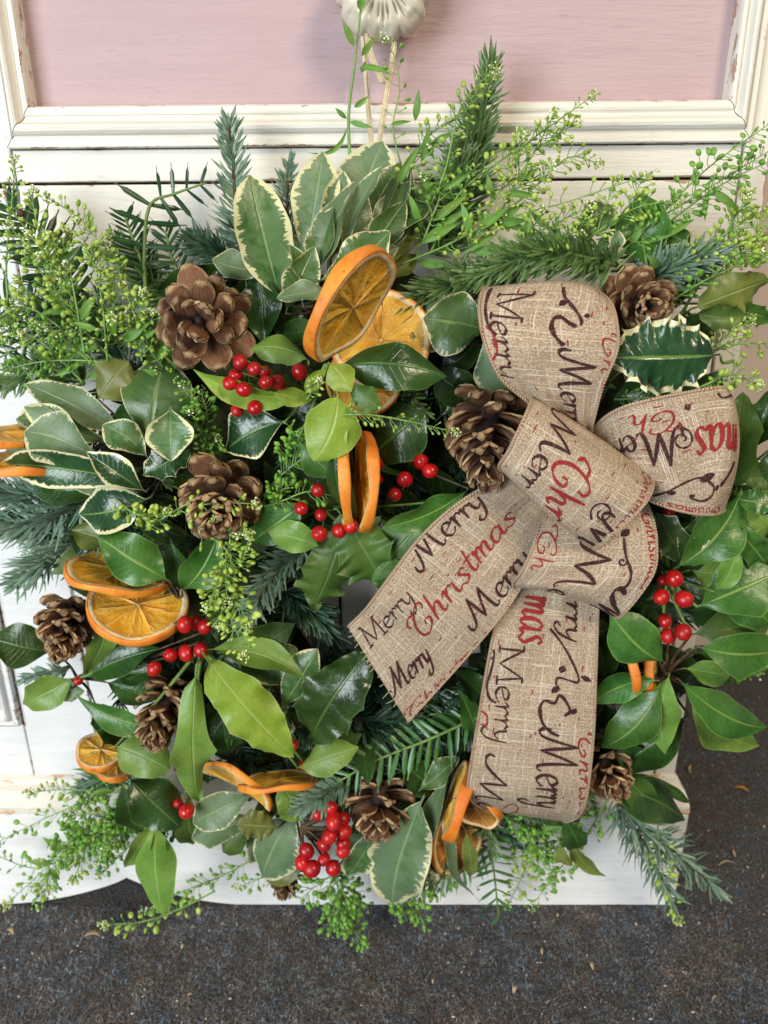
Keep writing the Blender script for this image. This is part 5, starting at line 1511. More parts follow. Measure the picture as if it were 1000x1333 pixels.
sprig('holly_sprig', 'dark pointed leaves under the cone at the lower right corner', 'holly sprig', (782, 1018, .070), [
    (786, 1022, .084, 892, 1068, .088, 58, 'H', {'roll': -10, 'fold': -.2, 'bend': -.05}), (800, 990, .084, 852, 1050, .080, 40, 'D', {}),
    (733, 1062, .086, 756, 1106, .088, 36, 'H', {}), (745, 1090, .084, 790, 1140, .090, 22, 'O', {'roll': 40, 'bend': .15, 'shape': 'lance'}), (725, 1096, .084, 745, 1128, .090, 22, 'O', {'roll': 40}),
    (855, 1010, .08, 900, 1046, .085, 14, 'H', {}), (770, 820, .09, 790, 880, .09, 40, 'H', {}), (790, 900, .08, 770, 950, .08, 50, 'H', {})])
sprig('holly_sprig', 'dark leaves between the two ribbon tails', 'holly sprig', (640, 930, .07), [
    (588, 868, .086, 640, 920, .086, 36, 'H', {'roll': -10}), (622, 965, .086, 600, 900, .088, 26, 'M', {'roll': 20}), (560, 930, .078, 610, 960, .075, 40, 'H', {}), (660, 900, .07, 620, 860, .07, 40, 'H', {})])
sprig('variegated_sprig', 'green leaves standing behind the fir at the upper right', 'leafy sprig', (830, 350, .06), [
    (842, 350, .075, 836, 248, .070, 66, 'M', {'roll': 8, 'fold': .2}), (745, 318, .080, 800, 268, .076, 44, 'W', {'roll': -10}), (795, 330, .088, 806, 300, .09, 20, 'V', {}),
    (735, 340, .08, 770, 310, .08, 30, 'W', {}), (900, 318, .07, 868, 298, .07, 30, 'M', {})])
# ------------------------------------------------------------------ conifer sprigs
fir('blue green fir tip standing upright left of the tall variegated leaves', [(316, 345, .06), (308, 290, .055), (304, 220, .05), (298, 158, .045)], 31, 170, FIRB, 4.2, 1, a0=72, a1=35, lo=-.15, hi=.35, curve=.22)
fir('small fuzzy blue fir tip just left of the pale variegated leaf', [(378, 330, .05), (374, 270, .045), (376, 208, .04)], 25, 110, FIRB, 3.6, 2, a0=74, a1=40)
fir('dense dark fir branch standing behind the cress at top right', [(590, 330, .045), (612, 240, .04), (625, 160, .035), (640, 82, .03)], 40, 330, FIRG, 3.8, 3, a0=70, a1=40)
fir('second dense fir branch beside the tall one under the cress', [(560, 330, .05), (590, 260, .045), (600, 190, .04)], 38, 260, FIRG, 3.8, 4, a0=70, a1=40)
fir('thick grey green fir branch lying above the upper bow loop', [(800, 345, .085), (740, 330, .092), (680, 335, .092), (600, 368, .088)], 40, 430, FIRG, 4.6, 5, a0=72, a1=40, curve=.3)
fir('fir branch between the fir above the bow and the round orange slice', [(680, 380, .075), (610, 365, .080), (530, 395, .078)], 40, 360, FIRG, 4.2, 6, a0=70, a1=40)
fir('blue green fir tip pointing right above the right hand cone', [(830, 372, .078), (880, 348, .082), (940, 324, .080)], 34, 300, FIRB, 4.4, 7, a0=70, a1=34)
fir('fir branch below the olive holly leaf at right', [(830, 400, .07), (880, 372, .07), (925, 352, .068)], 30, 220, FIRG, 4.2, 8)
fir('blue fir branch at the left edge under the long dark leaves', [(120, 650, .070), (60, 676, .066), (-10, 690, .062)], 42, 220, FIRB, 3.8, 9, a0=74, a1=36)
fir('lower blue fir branch drooping at the left edge', [(130, 690, .065), (70, 722, .06), (20, 760, .055)], 42, 200, FIRB, 3.8, 10, a0=74, a1=36)
fir('blue green fir tip curving down beside the hole, under the lime pods', [(398, 712, .085), (360, 745, .09), (330, 790, .094), (292, 858, .098)], 28, 240, FIRB, 4.0, 11, a0=74, a1=40)
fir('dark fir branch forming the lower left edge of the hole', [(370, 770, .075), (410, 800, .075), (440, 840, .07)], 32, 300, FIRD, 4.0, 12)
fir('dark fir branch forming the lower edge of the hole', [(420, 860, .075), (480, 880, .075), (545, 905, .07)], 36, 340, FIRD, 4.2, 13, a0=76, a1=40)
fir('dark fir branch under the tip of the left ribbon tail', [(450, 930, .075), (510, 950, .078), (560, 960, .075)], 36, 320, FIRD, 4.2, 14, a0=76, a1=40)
fir('blue fir sprig drooping over the plinth corner at lower right', [(800, 1040, .070), (835, 1075, .068), (880, 1110, .062), (938, 1162, .055)], 38, 150, FIRB, 4.0, 15, a0=76, a1=30, lo=-.3, hi=.7)
fir('second blue fir sprig hanging beside the lower right one', [(810, 1050, .062), (845, 1110, .058), (875, 1170, .052)], 36, 110, FIRB, 4.0, 16, a0=74, a1=30, lo=-.3, hi=.7)
fir('small blue fir tip pointing left above the bottom berries', [(450, 1022, .100), (420, 1036, .108), (388, 1052, .112)], 26, 170, FIRB, 4.2, 17, a0=72, a1=40)
fir('blue fir needles under the small orange slice at lower left', [(190, 985, .060), (150, 1005, .058), (110, 1030, .054)], 34, 190, FIRB, 4.4, 18, a0=76, a1=50)
fir('tiny fir tip poking out below the far left dark leaf', [(90, 868, .060), (62, 876, .056), (30, 884, .052)], 18, 60, FIRB, 4.0, 19)
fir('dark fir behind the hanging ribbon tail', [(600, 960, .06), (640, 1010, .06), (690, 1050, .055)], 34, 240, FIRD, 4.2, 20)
fir('dark fir branch behind the large open pine cone', [(230, 380, .055), (190, 420, .05), (150, 450, .045)], 34, 260, FIRG, 4.0, 21)
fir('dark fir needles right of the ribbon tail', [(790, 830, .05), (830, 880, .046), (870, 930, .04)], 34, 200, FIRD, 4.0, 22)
yew('large dark yew sprig at the upper left edge', [(100, 392, .055), (70, 345, .055), (40, 305, .052), (10, 268, .05)], 60, 15, None, 1, wide=1.05, bud=(27, 277, .066))
yew('second dark yew sprig lower on the left edge', [(120, 470, .05), (70, 430, .048), (20, 400, .045), (-20, 380, .045)], 56, 14, None, 2)
yew('small yew tip left of the upright brown twig', [(196, 368, .05), (178, 325, .048), (162, 280, .045)], 36, 13, None, 3, wide=.9)
yew('bare brown twig with long yew needles at the top left', [(190, 390, .055), (188, 330, .052), (195, 268, .05), (228, 252, .05), (268, 238, .05)], 50, 9, None, 4, ang=80)
yew('green yew sprig crossing under the ribbon tip at the bottom', [(640, 925, .085), (560, 962, .092), (490, 990, .098), (420, 1030, .102)], 44, 20, YEWL, 5)
yew('yew sprig hanging down beside the hanging ribbon tail', [(628, 1050, .07), (640, 1110, .068), (650, 1198, .062)], 40, 15, YEWL, 6)
yew('yew tips pointing left behind the orange slices at the bottom', [(640, 1100, .06), (600, 1130, .058), (560, 1150, .055)], 34, 10, YEWL, 7)
yew('dark yew between the two ribbon tails', [(650, 880, .065), (610, 920, .068), (560, 940, .07)], 42, 12, None, 8)
yew('yew sprig among the dark leaves left of the ribbon end', [(600, 1000, .07), (560, 990, .075), (510, 1010, .08)], 40, 11, YEW, 9)
yew('yew sprig at the left edge among the bright cress', [(160, 400, .05), (110, 410, .048), (50, 440, .045), (-10, 470, .042)], 50, 14, None, 10)
yew('yew sprig behind the large open pine cone', [(240, 370, .05), (225, 340, .048), (215, 300, .045)], 40, 10, YEW, 11)
# ------------------------------------------------------------------ cress sprigs
cress('tall bare cress stem with narrow leaves rising past the clay ornament', [(456, 215, .050), (454, 150, .045), (462, 80, .045), (470, 10, .045), (474, -30, .045)], 0, None, 4, 13,
      [(462, 62, .046, 446, 26, .05, 9), (470, 74, .046, 492, 46, .055, 8), (466, 90, .046, 512, 98, .055, 8, {'curl': .25}), (460, 140, .046, 480, 125, .05, 7), (454, 158, .046, 486, 166, .052, 7), (453, 160, .046, 400, 198, .05, 6, {'bend': -.25}), (452, 155, .046, 436, 140, .05, 6), (468, 14, .046, 476, -12, .05, 11), (470, 95, .046, 476, 78, .048, 7)], 1, 0, .2, .0011)
cress('thin cress sprig with white flower tip in front of the raffia', [(530, 240, .050), (512, 170, .050), (520, 120, .050), (516, 80, .052), (503, 54, .055)], 14, PODG, 3.2, 14, [(508, 162, .05, 536, 158, .055, 6)], 2, 26, .15, .0006)
cress('arching cress sprig in front of the tall fir branch', [(520, 300, .065), (535, 220, .070), (560, 175, .072), (600, 150, .072), (645, 100, .070)], 44, None, 3.8, 15, [(548, 215, .07, 560, 160, .075, 9), (530, 235, .068, 505, 225, .07, 8), (560, 190, .07, 590, 172, .075, 8), (515, 250, .07, 545, 190, .075, 12), (540, 160, .07, 545, 115, .075, 9)], 3, 30)
cress('long cress sprig ending below the pink panel', [(560, 330, .075), (600, 250, .080), (680, 190, .080), (770, 126, .078)], 52, None, 4.2, 16, [(560, 300, .078, 620, 262, .085, 9), (590, 260, .078, 560, 235, .08, 8)], 4, 34)
cress('cress sprig arching right under the long sprig', [(600, 340, .075), (650, 285, .080), (700, 240, .080), (740, 205, .080), (778, 212, .080)], 44, None, 3.8, 15, [(650, 285, .08, 700, 300, .085, 9), (640, 300, .08, 685, 262, .085, 9)], 5, 26)
cress('steep cress sprig beside the dense fir', [(560, 270, .080), (580, 220, .082), (600, 140, .080), (640, 92, .078)], 30, None, 4.0, 13, [], 6, 20)
cress('cress stem running through the fir above the bow', [(520, 345, .085), (580, 320, .088), (640, 290, .088), (740, 262, .086), (850, 225, .084)], 46, None, 4.2, 15, [(620, 300, .09, 660, 270, .095, 11), (600, 330, .09, 650, 300, .09, 10), (690, 275, .088, 720, 300, .09, 9)], 7, 10)
cress('long cress sprig reaching the right edge, uppermost', [(790, 345, .080), (850, 290, .078), (920, 220, .074), (1010, 155, .070)], 46, PODG, 5.2, 18, [(820, 320, .08, 840, 285, .085, 9)], 8, 0)
cress('long cress sprig reaching the right edge, middle one', [(760, 355, .084), (840, 296, .080), (920, 246, .076), (1012, 190, .072)], 44, PODG, 5.2, 18, [(922, 246, .078, 963, 275, .082, 10), (924, 248, .078, 918, 288, .08, 8)], 9, 0)
cress('long cress sprig reaching the right edge, lowest', [(800, 352, .078), (870, 290, .074), (940, 240, .070), (1012, 205, .066)], 40, PODG, 4.8, 18, [(840, 318, .078, 905, 285, .08, 11)], 10, 0)
cress('short cress stem level above the right hand fir', [(830, 322, .072), (890, 318, .072), (950, 318, .070), (1002, 300, .068)], 26, None, 5.0, 15, [], 11, 8)
cress('yellowish cress tips at the upper right edge', [(900, 350, .078), (940, 325, .078), (975, 318, .078), (1006, 300, .078)], 46, None, 5.5, 12, [], 12, 30, branches=2)
cress('cress sprig above the spiny holly leaf', [(850, 410, .100), (900, 375, .098), (950, 350, .094), (1005, 330, .09)], 30, PODG, 4.2, 13, [], 13, 0)
cress('pale flowering cress right of the spiny holly leaf', [(905, 470, .098), (930, 450, .098), (955, 430, .096), (975, 418, .094)], 30, None, 4.4, 14, [], 14, 50)
cress('flowering cress touching the right bow loop', [(895, 512, .128), (925, 498, .128), (955, 488, .124), (985, 500, .12)], 34, None, 4.6, 13, [(905, 510, .13, 908, 535, .14, 8), (920, 500, .13, 935, 520, .138, 7)], 15, 70)
cress('cress tip right of the spiny leaf pointing out of frame', [(920, 456, .098), (960, 448, .096), (1010, 446, .094)], 18, None, 4.2, 15, [], 16, 0)
cress('single cress stem rising at the far left edge', [(14, 430, .070), (8, 350, .066), (14, 280, .062), (20, 208, .058)], 40, None, 4.4, 14, [], 17, 16, .1)
cress('nodding cress tip above the dense left clump', [(150, 390, .070), (135, 330, .068), (105, 285, .066), (62, 258, .064)], 26, None, 4.0, 12, [(118, 300, .07, 116, 272, .072, 7), (105, 320, .07, 75, 340, .075, 7)], 18, 36)
cress('bright cress clump at upper left, its left stems', [(110, 460, .080), (100, 400, .084), (90, 345, .084), (85, 300, .080)], 40, None, 4.4, 13, [(105, 420, .085, 130, 380, .09, 10)], 19, 40, .05, branches=4)
cress('bright cress clump at upper left, its middle stems', [(140, 470, .084), (135, 410, .090), (130, 360, .090), (140, 310, .086)], 46, None, 4.4, 13, [(160, 445, .09, 195, 420, .095, 10), (150, 440, .09, 140, 400, .095, 10), (130, 430, .09, 95, 420, .09, 8)], 20, 50, .05, branches=4)
cress('bright cress clump at upper left, its right stems', [(185, 470, .084), (178, 420, .088), (160, 370, .088), (148, 330, .084)], 36, None, 4.2, 12, [(185, 440, .09, 205, 428, .095, 9)], 21, 40, .05, branches=3)
cress('bright cress sprigs arching to the left edge', [(120, 470, .078), (70, 420, .08), (30, 400, .078), (-10, 420, .076)], 44, None, 4.2, 13, [], 22, 30, .1, branches=3)
cress('low cress stems crossing the left edge beneath the clump', [(110, 500, .07), (60, 450, .072), (20, 430, .07), (-10, 440, .068)], 50, PODG, 4.2, 13, [], 23, 16, .1, branches=2)
cress('thin cress stems left of the cream edged fan', [(110, 520, .066), (60, 505, .062), (20, 470, .058), (-5, 440, .056)], 24, PODG, 3.8, 13, [], 24, 0)
cress('dark green cress tuft right of the big glossy leaf at left', [(262, 600, .088), (268, 570, .094), (270, 540, .096), (262, 512, .094)], 52, PODG, 4.2, 11, [], 25, 20, .05, branches=3)
cress('green cress tuft between the pine cone and the upright orange slices', [(330, 660, .094), (360, 625, .104), (390, 600, .106), (415, 590, .104)], 56, PODG, 4.8, 14, [(380, 620, .106, 350, 640, .11, 8)], 26, 0, .05, branches=4)
cress('cress stalks lying left of the berries by the upright orange slices', [(318, 668, .104), (360, 655, .112), (400, 640, .114), (432, 645, .112)], 24, PODG, 4.6, 14, [], 27, 0, .05)
cress('small flower tip beside the lime leaves over the orange slice', [(400, 520, .124), (408, 505, .130), (414, 498, .132)], 16, None, 3.4, 8, [], 28, 46)
cress('horizontal cress spike lying across the dark leaf to the bow cone', [(440, 540, .140), (480, 540, .144), (530, 548, .144), (590, 562, .140)], 44, None, 3.2, 13, [], 29, 26, .1, flat=.5)
cress('lime cress sprig spilling over the rounded pine cone', [(190, 690, .112), (220, 670, .124), (255, 655, .130), (290, 685, .132)], 34, None, 4.6, 13, [], 30, 40, .05, branches=2)
cress('lime cress beads left of the rounded pine cone', [(150, 650, .116), (170, 665, .120), (190, 672, .122), (215, 668, .122)], 40, None, 5.2, 10, [], 31, 40, .05)
cress('big lime cress bunch hanging below the rounded pine cone, upper part', [(260, 690, .118), (290, 710, .128), (310, 740, .132), (325, 700, .132)], 44, None, 4.8, 15, [], 32, 40, .05, branches=3)
cress('big lime cress bunch hanging below the rounded pine cone, lower part', [(300, 700, .118), (300, 745, .128), (290, 790, .132), (285, 812, .132)], 56, None, 5.0, 16, [], 33, 40, .05, branches=3)
cress('thin cress sprigs spreading left over the base moulding, upper', [(170, 1020, .075), (120, 1040, .070), (60, 1065, .064), (-10, 1100, .060)], 46, PODG, 3.6, 13, [(150, 1030, .075, 118, 1034, .078, 9)], 34, 16, .1)
cress('cress sprig with a pale tip over the base moulding at left', [(180, 1035, .072), (130, 1030, .068), (80, 1028, .064), (40, 1032, .06)], 40, None, 3.4, 10, [(130, 1025, .068, 92, 1002, .07, 5, {'bend': .2})], 35, 30, .1)
cress('leafy cress sprig drooping to the lower left corner', [(165, 1045, .076), (110, 1085, .070), (60, 1130, .062), (8, 1178, .056)], 56, None, 3.8, 13, [(115, 1080, .07, 72, 1070, .072, 10), (80, 1110, .066, 55, 1090, .068, 9), (70, 1125, .064, 35, 1122, .066, 8), (62, 1128, .064, 78, 1146, .066, 8)], 36, 20, .1, branches=2)
cress('cress sprig lying flat across the plinth at left', [(160, 1075, .068), (110, 1100, .062), (50, 1130, .056), (-10, 1112, .05)], 46, PODG, 3.6, 12, [], 37, 10, .1, branches=1)
cress('dense cress tuft in front of the plinth under the dark left leaves', [(190, 1040, .08), (150, 1070, .08), (110, 1100, .076), (80, 1125, .07)], 110, PODG, 4.2, 14, [(130, 1085, .078, 160, 1060, .085, 9)], 38, 30, .05, branches=5)
cress('cress tuft between the hanging pale leaf and the plinth', [(240, 1040, .075), (200, 1070, .072), (160, 1110, .066), (130, 1140, .06)], 70, PODG, 4.0, 13, [], 39, 10, .05, branches=3)
cress('cress spray crossing the plinth right of the hanging pale leaf', [(335, 1115, .070), (290, 1140, .066), (240, 1160, .06), (190, 1185, .056)], 46, PODG, 3.8, 12, [], 40, 16, .1)
cress('pale cress tip hanging in front of the carpet at lower left', [(280, 1160, .068), (230, 1185, .064), (185, 1200, .060), (136, 1204, .056)], 40, None, 4.2, 11, [], 41, 26, .1)
cress('cress tip against the plinth left of the small bottom cone', [(390, 1130, .066), (350, 1140, .062), (310, 1155, .056)], 30, None, 3.6, 10, [], 42, 16, .05)
cress('bead like cress bunch hanging lowest over the carpet', [(440, 1120, .080), (430, 1160, .080), (450, 1195, .078), (475, 1232, .074)], 62, PODG, 4.3, 15, [], 43, 0, .15, branches=3, flat=.9)
cress('second bead like cress bunch left of the lowest one', [(430, 1130, .076), (440, 1155, .074), (440, 1180, .072), (455, 1215, .07)], 52, PODG, 4.3, 15, [], 44, 0, .1, branches=2, flat=.9)
cress('bead like cress tip under the big oval leaf', [(500, 1150, .078), (520, 1165, .076), (540, 1180, .072), (555, 1208, .07)], 46, PODG, 4.2, 13, [], 45, 0, .1, branches=2, flat=.9)
cress('cress beads behind the narrow hanging leaves', [(600, 1130, .060), (580, 1145, .06), (555, 1160, .058)], 40, PODG, 4.4, 12, [], 46, 0, .1, branches=1)
cress('cress sprig hanging in front of the plinth by the ribbon end', [(690, 1060, .070), (695, 1100, .066), (680, 1140, .060), (662, 1178, .056)], 46, None, 3.8, 13, [], 47, 12, .05, branches=1)
cress('cress tuft under the ribbon end', [(650, 1060, .075), (680, 1075, .072), (700, 1095, .068), (720, 1120, .064)], 80, PODG, 4.4, 13, [(700, 1085, .07, 735, 1075, .075, 10)], 48, 0, .05, branches=3)
cress('cress sprig slanting across the plinth right of the ribbon end', [(792, 1040, .066), (765, 1085, .062), (730, 1130, .056), (692, 1180, .05)], 56, PODG, 4.2, 13, [], 49, 14, .05)
cress('thin cress sprig straight below the ribbon end', [(700, 1065, .068), (712, 1110, .064), (720, 1150, .058)], 28, PODG, 4.0, 12, [], 50, 0, .1)
cress('cress sprig hanging over the blue fir at the lower right', [(855, 1050, .080), (858, 1100, .074), (865, 1150, .066), (884, 1200, .058)], 30, None, 4.4, 12, [], 51, 22, .3)
cress('cress tuft against the carpet beside the right whorl of leaves', [(880, 850, .07), (915, 865, .066), (945, 872, .06), (985, 880, .055)], 70, PODG, 4.0, 12, [], 52, 10, .05, branches=3)
cress('cress leaves in the shadow under the spiny holly leaf', [(800, 520, .100), (850, 518, .106), (885, 525, .110)], 30, PODG, 4.6, 10, [], 53, 0, .05)
for (lb, path, n_p, lv, sd_, m_) in [
    ('leafy cress filling the gap between the tall variegated leaves and the fir', [(540, 340, .075), (560, 290, .08), (575, 240, .08), (560, 190, .075)], 40,
     [(545, 320, .08, 600, 290, .085, 12), (550, 300, .08, 530, 250, .085, 10), (560, 290, .08, 610, 250, .085, 11), (565, 260, .08, 540, 215, .082, 9), (570, 250, .08, 615, 222, .085, 9), (540, 340, .08, 590, 345, .085, 11)], 61, PODG),
    ('leafy cress in front of the lower part of the tall fir', [(600, 345, .082), (625, 300, .086), (650, 250, .086), (690, 225, .082)], 40,
     [(610, 330, .086, 665, 320, .09, 12), (615, 315, .086, 600, 262, .09, 10), (630, 290, .086, 690, 285, .09, 12), (645, 262, .086, 635, 225, .09, 9), (655, 250, .086, 700, 255, .09, 10)], 62, PODL),
    ('leafy cress rising just left of the fir above the bow', [(660, 350, .09), (690, 310, .092), (725, 290, .09), (765, 270, .086)], 34,
     [(670, 335, .092, 720, 325, .096, 11), (685, 315, .092, 690, 270, .095, 10), (700, 305, .092, 745, 312, .095, 10)], 63, PODL),
    ('leafy cress tangled among the left yew sprigs', [(150, 470, .07), (110, 430, .074), (70, 380, .074), (40, 330, .07)], 40,
     [(130, 450, .076, 90, 455, .08, 10), (110, 430, .076, 110, 385, .08, 9), (90, 405, .076, 50, 410, .08, 9)], 64, PODG),
    ('leafy cress below the bright clump at the left edge', [(170, 480, .076), (120, 470, .08), (60, 470, .078), (10, 480, .074)], 44,
     [(150, 475, .08, 110, 495, .085, 10), (110, 470, .08, 70, 490, .085, 9), (70, 470, .08, 40, 450, .085, 9)], 65, PODG),
    ('leafy cress between the large cone and the cream edged fan', [(230, 500, .08), (215, 480, .084), (195, 455, .086), (185, 420, .084)], 34,
     [(220, 490, .086, 185, 480, .09, 10), (205, 470, .086, 222, 440, .09, 9)], 66, PODL)]:
    cress(lb, path, n_p, m_, 4.0, 14, lv, sd_, 24, .15, branches=2)
fir('pale fir branch reaching the left edge above the drooping one', [(110, 640, .056), (50, 646, .052), (-15, 640, .05)], 40, 230, FIRB, 3.8, 37, a0=74, a1=40)
fir('fir tuft filling the left edge beside the upper orange pair', [(120, 720, .05), (75, 690, .05), (20, 665, .046)], 44, 240, FIRB, 3.8, 38, a0=76, a1=45)
fir('green fir low at the left behind the cream edged fan', [(110, 500, .045), (60, 480, .042), (0, 500, .04)], 38, 200, FIRG, 3.8, 39, a0=74, a1=45)
fir('green fir behind the left part of the bright cress', [(170, 440, .045), (120, 420, .042), (60, 405, .04)], 40, 240, FIRG, 3.8, 31, a0=72, a1=45)
fir('green fir at the upper left behind the small yew tip', [(215, 400, .045), (190, 360, .042), (150, 320, .04)], 36, 220, FIRG, 3.8, 32, a0=72, a1=45)
fir('dark fir between the top leaves and the small fuzzy fir tip', [(330, 380, .045), (300, 340, .045), (250, 310, .042)], 36, 240, FIRD, 3.8, 33, a0=72, a1=45)
fir('green fir under the cress at the top right', [(880, 400, .05), (860, 340, .05), (800, 300, .048)], 36, 240, FIRG, 3.8, 34, a0=72, a1=45)
fir('dark fir behind the leaves at the right edge', [(900, 600, .045), (950, 640, .042), (1000, 700, .04)], 40, 260, FIRD, 4.0, 35, a0=72, a1=45)
fir('green fir behind the cress at the bottom left', [(230, 1030, .05), (180, 1060, .048), (130, 1090, .045)], 36, 200, FIRG, 3.8, 36, a0=72, a1=45)
for (lb, path, sd_) in [('feathery cress spray high at the upper left edge', [(80, 400, .07), (60, 340, .07), (50, 300, .066), (40, 250, .062)], 71),
                        ('feathery cress spray over the top right fir', [(720, 350, .088), (780, 300, .086), (830, 270, .084), (880, 262, .08)], 72),
                        ('feathery cress spray right of the tall fir', [(640, 300, .08), (670, 240, .08), (700, 190, .078), (720, 150, .074)], 73),
                        ('feathery cress spray across the right hand fir', [(860, 360, .085), (900, 335, .084), (950, 300, .08), (1000, 270, .076)], 74)]:
    cress(lb, path, 50, PODL, 3.8, 14, [(path[1][0], path[1][1], .082, path[1][0] + 34, path[1][1] - 22, .088, 9), (path[0][0], path[0][1], .082, path[0][0] - 20, path[0][1] - 30, .088, 9)], sd_, 30, .1, branches=3)
# ------------------------------------------------------------------ clay ornament and raffia
CLAY = simple('clay', (0.58, 0.52, 0.41), (0.66, 0.60, 0.50), 0.38, 40, 0.45, 0.15, 300, 0.0)
cc = P(499, -18, .022)
orn = thing('clay_ornament', 'carved cream clay disc hanging above the wreath on the pink panel', 'ornament', cc)
R = 0.0325
V, Fc, U = [], [], []
nr_, na = 22, 144
def clay_z(r, th):
    base = 0.020 * math.sqrt(max(0, 1 - r ** 2.6))
    g = 0
    k = 10
    w = (th * k / (2 * PI)) % 1.0 - 0.5
    for oc, hl, hw in ((0.0, .24, .10), (0.27, .17, .07), (-0.27, .17, .07)):
        q = ((w - oc) * r * 1.3 / hw) ** 2 + ((r - (.60 if oc == 0 else .56)) / hl) ** 2
        if q < 1: g = max(g, (1 - q) * 0.0040)
    return base - g
for i in range(nr_ + 1):
    r = i / nr_
    for j in range(na):
        th = 2 * PI * j / na
        rr = r
        k = 8
        w = abs((th * k / (2 * PI)) % 1.0 - 0.5) * 2
        if r > .8: rr = r * (1 - 0.10 * max(0, (0.30 - w) / 0.30) * (r - .8) / .2)
        z = clay_z(r, th)
        if r > .80 and w > .62: z -= 0.0022
        V.append(cc + Vector((R * rr * math.cos(th), -z, R * rr * math.sin(th)))); U.append((j / na, r))
for i in range(nr_):
    for j in range(na):
        j2 = (j + 1) % na
        Fc.append((i * na + j, i * na + j2, (i + 1) * na + j2, (i + 1) * na + j))
b0 = len(V)
for j in range(na):
    v = V[nr_ * na + j]; V.append(Vector((v.x, cc.y + .008, v.z))); U.append((0, 0))
for j in range(na):
    j2 = (j + 1) % na
    Fc.append((nr_ * na + j, nr_ * na + j2, b0 + j2, b0 + j))
Fc.append(tuple(b0 + j for j in range(na)))
mk('disc', V, Fc, CLAY, orn, U)
def raffia(label, path, wpx, seed):
    pts = cr([PV(p) for p in path], 14)
    t = thing('raffia_strand', label, 'raffia', pts[0], 'raffia strands above the wreath')
    rn = random.Random(seed)
    mb = MB()
    for k in range(3):
        off = RT * ((k - 1) * wpx * .30 * mpp(pts[0])) + Vector((0, -.0008 * (k % 2), 0))
        mb.tube([p + off for p in pts], [wpx * .24 * mpp(pts[0]) * rn.uniform(.85, 1.1) for _ in pts], 6)
    mb.build('strand', RAFF, t)
raffia('left raffia strand running straight from the clay disc to the wreath', [(472, 40, .020), (477, 100, .022), (480, 150, .028), (486, 205, .035)], 6.5, 1)
raffia('right raffia strand slanting from the clay disc to the wreath', [(516, 42, .020), (508, 95, .022), (500, 145, .028), (490, 205, .035)], 7.0, 2)
raffia('loose raffia end hanging between the two strands', [(478, 44, .026), (484, 75, .032), (499, 108, .036)], 8.5, 3)
# ------------------------------------------------------------------ scraps on the carpet
SCR = simple('dry_scrap', (0.36, 0.25, 0.13), (0.52, 0.40, 0.24), 0.7, 300)
SCO = simple('orange_scrap', (0.60, 0.26, 0.05), (0.70, 0.36, 0.09), 0.6, 300)
def scrap(name, label, cat, px, py, L_px, w_px, ang, mat, group=None):
    L_px *= 0.8; w_px *= 0.75
    p = floor_pt(px, py) + Vector((0, 0, .0035))
    s = mpp(p)
    d = Vector((math.cos(ang), math.sin(ang), 0.05))
    mb = MB()
    n = 7
    sd = Vector((-d.y, d.x, 0))
    for i in range(n + 1):
        t = i / n; hw = w_px * s * .5 * math.sin(PI * (0.08 + .88 * t)) ** .7
        c = p + d * (L_px * s * (t - .5)) + Vector((0, 0, .0018 * math.sin(PI * t))) + sd * (.12 * L_px * s * math.sin(PI * t))
        mb.V += [c - sd * hw + Vector((0, 0, hw * .5)), c, c + sd * hw + Vector((0, 0, hw * .5)), c + Vector((0, 0, -.0006))]
        mb.U += [(0, t), (.5, t), (1, t), (.5, t)]
    for i in range(n):
        q = 4 * i
        for a, b in ((0, 1), (1, 2), (2, 3), (3, 0)): mb.F.append((q + a, q + b, q + 4 + b, q + 4 + a)); mb.M.append(0)
    o = mk(name, mb.V, mb.F, mat, None, mb.U)
    tag(o, label, cat, group)
scrap('dried_leaf', 'small dried orange leaf lying on the carpet at the right edge', 'dried leaf', 965, 1031, 21, 8, -0.55, SCO)
scrap('twig_scrap', 'short tan twig scrap on the carpet beside the plinth corner', 'twig', 899, 1004, 20, 3.5, 1.1, SCR)
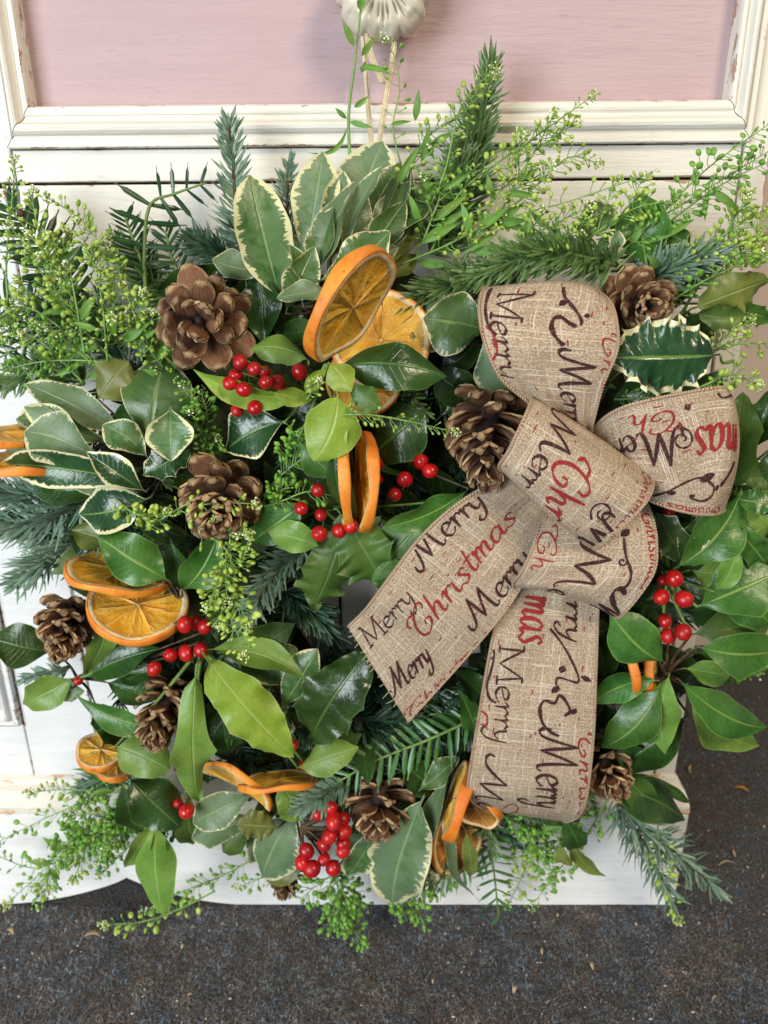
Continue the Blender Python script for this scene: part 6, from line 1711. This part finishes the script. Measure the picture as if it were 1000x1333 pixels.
G = 'dry plant scraps on the carpet'
for (x, y, L, w, a, lb) in [(120, 1222, 26, 9, .1, 'largest tan plant scrap on the carpet at the lower left'), (14, 1217, 18, 7, -.6, 'tan plant scrap at the left edge of the carpet'), (95, 1244, 8, 4, .4, 'pale flake right under the largest tan scrap'),
                            (239, 1236, 9, 5, 1.2, 'upright tan flake on the carpet below the hanging pale leaf'), (252, 1212, 9, 3, .1, 'thin pale sliver on the carpet close to the plinth at left'), (290, 1208, 9, 4, -.2, 'pale flake on the carpet under the plinth between leaf and berries'),
                            (706, 1242, 12, 5, 1.3, 'tan flake standing out on the carpet below the ribbon'), (771, 1261, 13, 6, 1.5, 'brown flake on the carpet below the plinth at right'), (671, 1292, 14, 8, .9, 'pale scrap near the bottom of the carpet in the middle'),
                            (945, 1128, 26, 4, .15, 'curly straw scrap on the carpet right of the blue fir'), (956, 1114, 16, 4, 1.4, 'upright straw scrap on the carpet beside the curly one'), (828, 1207, 6, 4, 1.4, 'small tan fleck under the right end of the plinth'),
                            (930, 1303, 10, 4, .3, 'tan fleck in the lower right corner of the carpet'), (564, 1281, 7, 4, 1.4, 'tan fleck on the carpet below the bead like cress'), (726, 1195, 6, 3, 1.2, 'tan speck on the carpet just below the plinth edge'),
                            (248, 1300, 9, 5, .2, 'pale fleck low on the carpet at left'), (995, 1080, 5, 5, .4, 'pale speck on the carpet at the right edge')]:
    scrap('plant_scrap', lb, 'plant scrap', x, y, L, w, a, SCR, G)
mb = MB()
rn = random.Random(9)
for k in range(90):
    p = floor_pt(rn.uniform(0, 1000), rn.uniform(1195, 1330)) if k % 4 else floor_pt(rn.uniform(905, 1000), rn.uniform(900, 1200))
    r = rn.uniform(.0004, .0011)
    mb.ell(p + Vector((0, 0, .003)), Vector((r * rn.uniform(1, 2.4), 0, 0)), Vector((0, r, 0)), Vector((0, 0, r * .5)), 5, 3)
o = mb.build('carpet_specks', simple('pale_speck', (.45, .42, .36), (.62, .58, .5), .8), carpet, 'stuff')
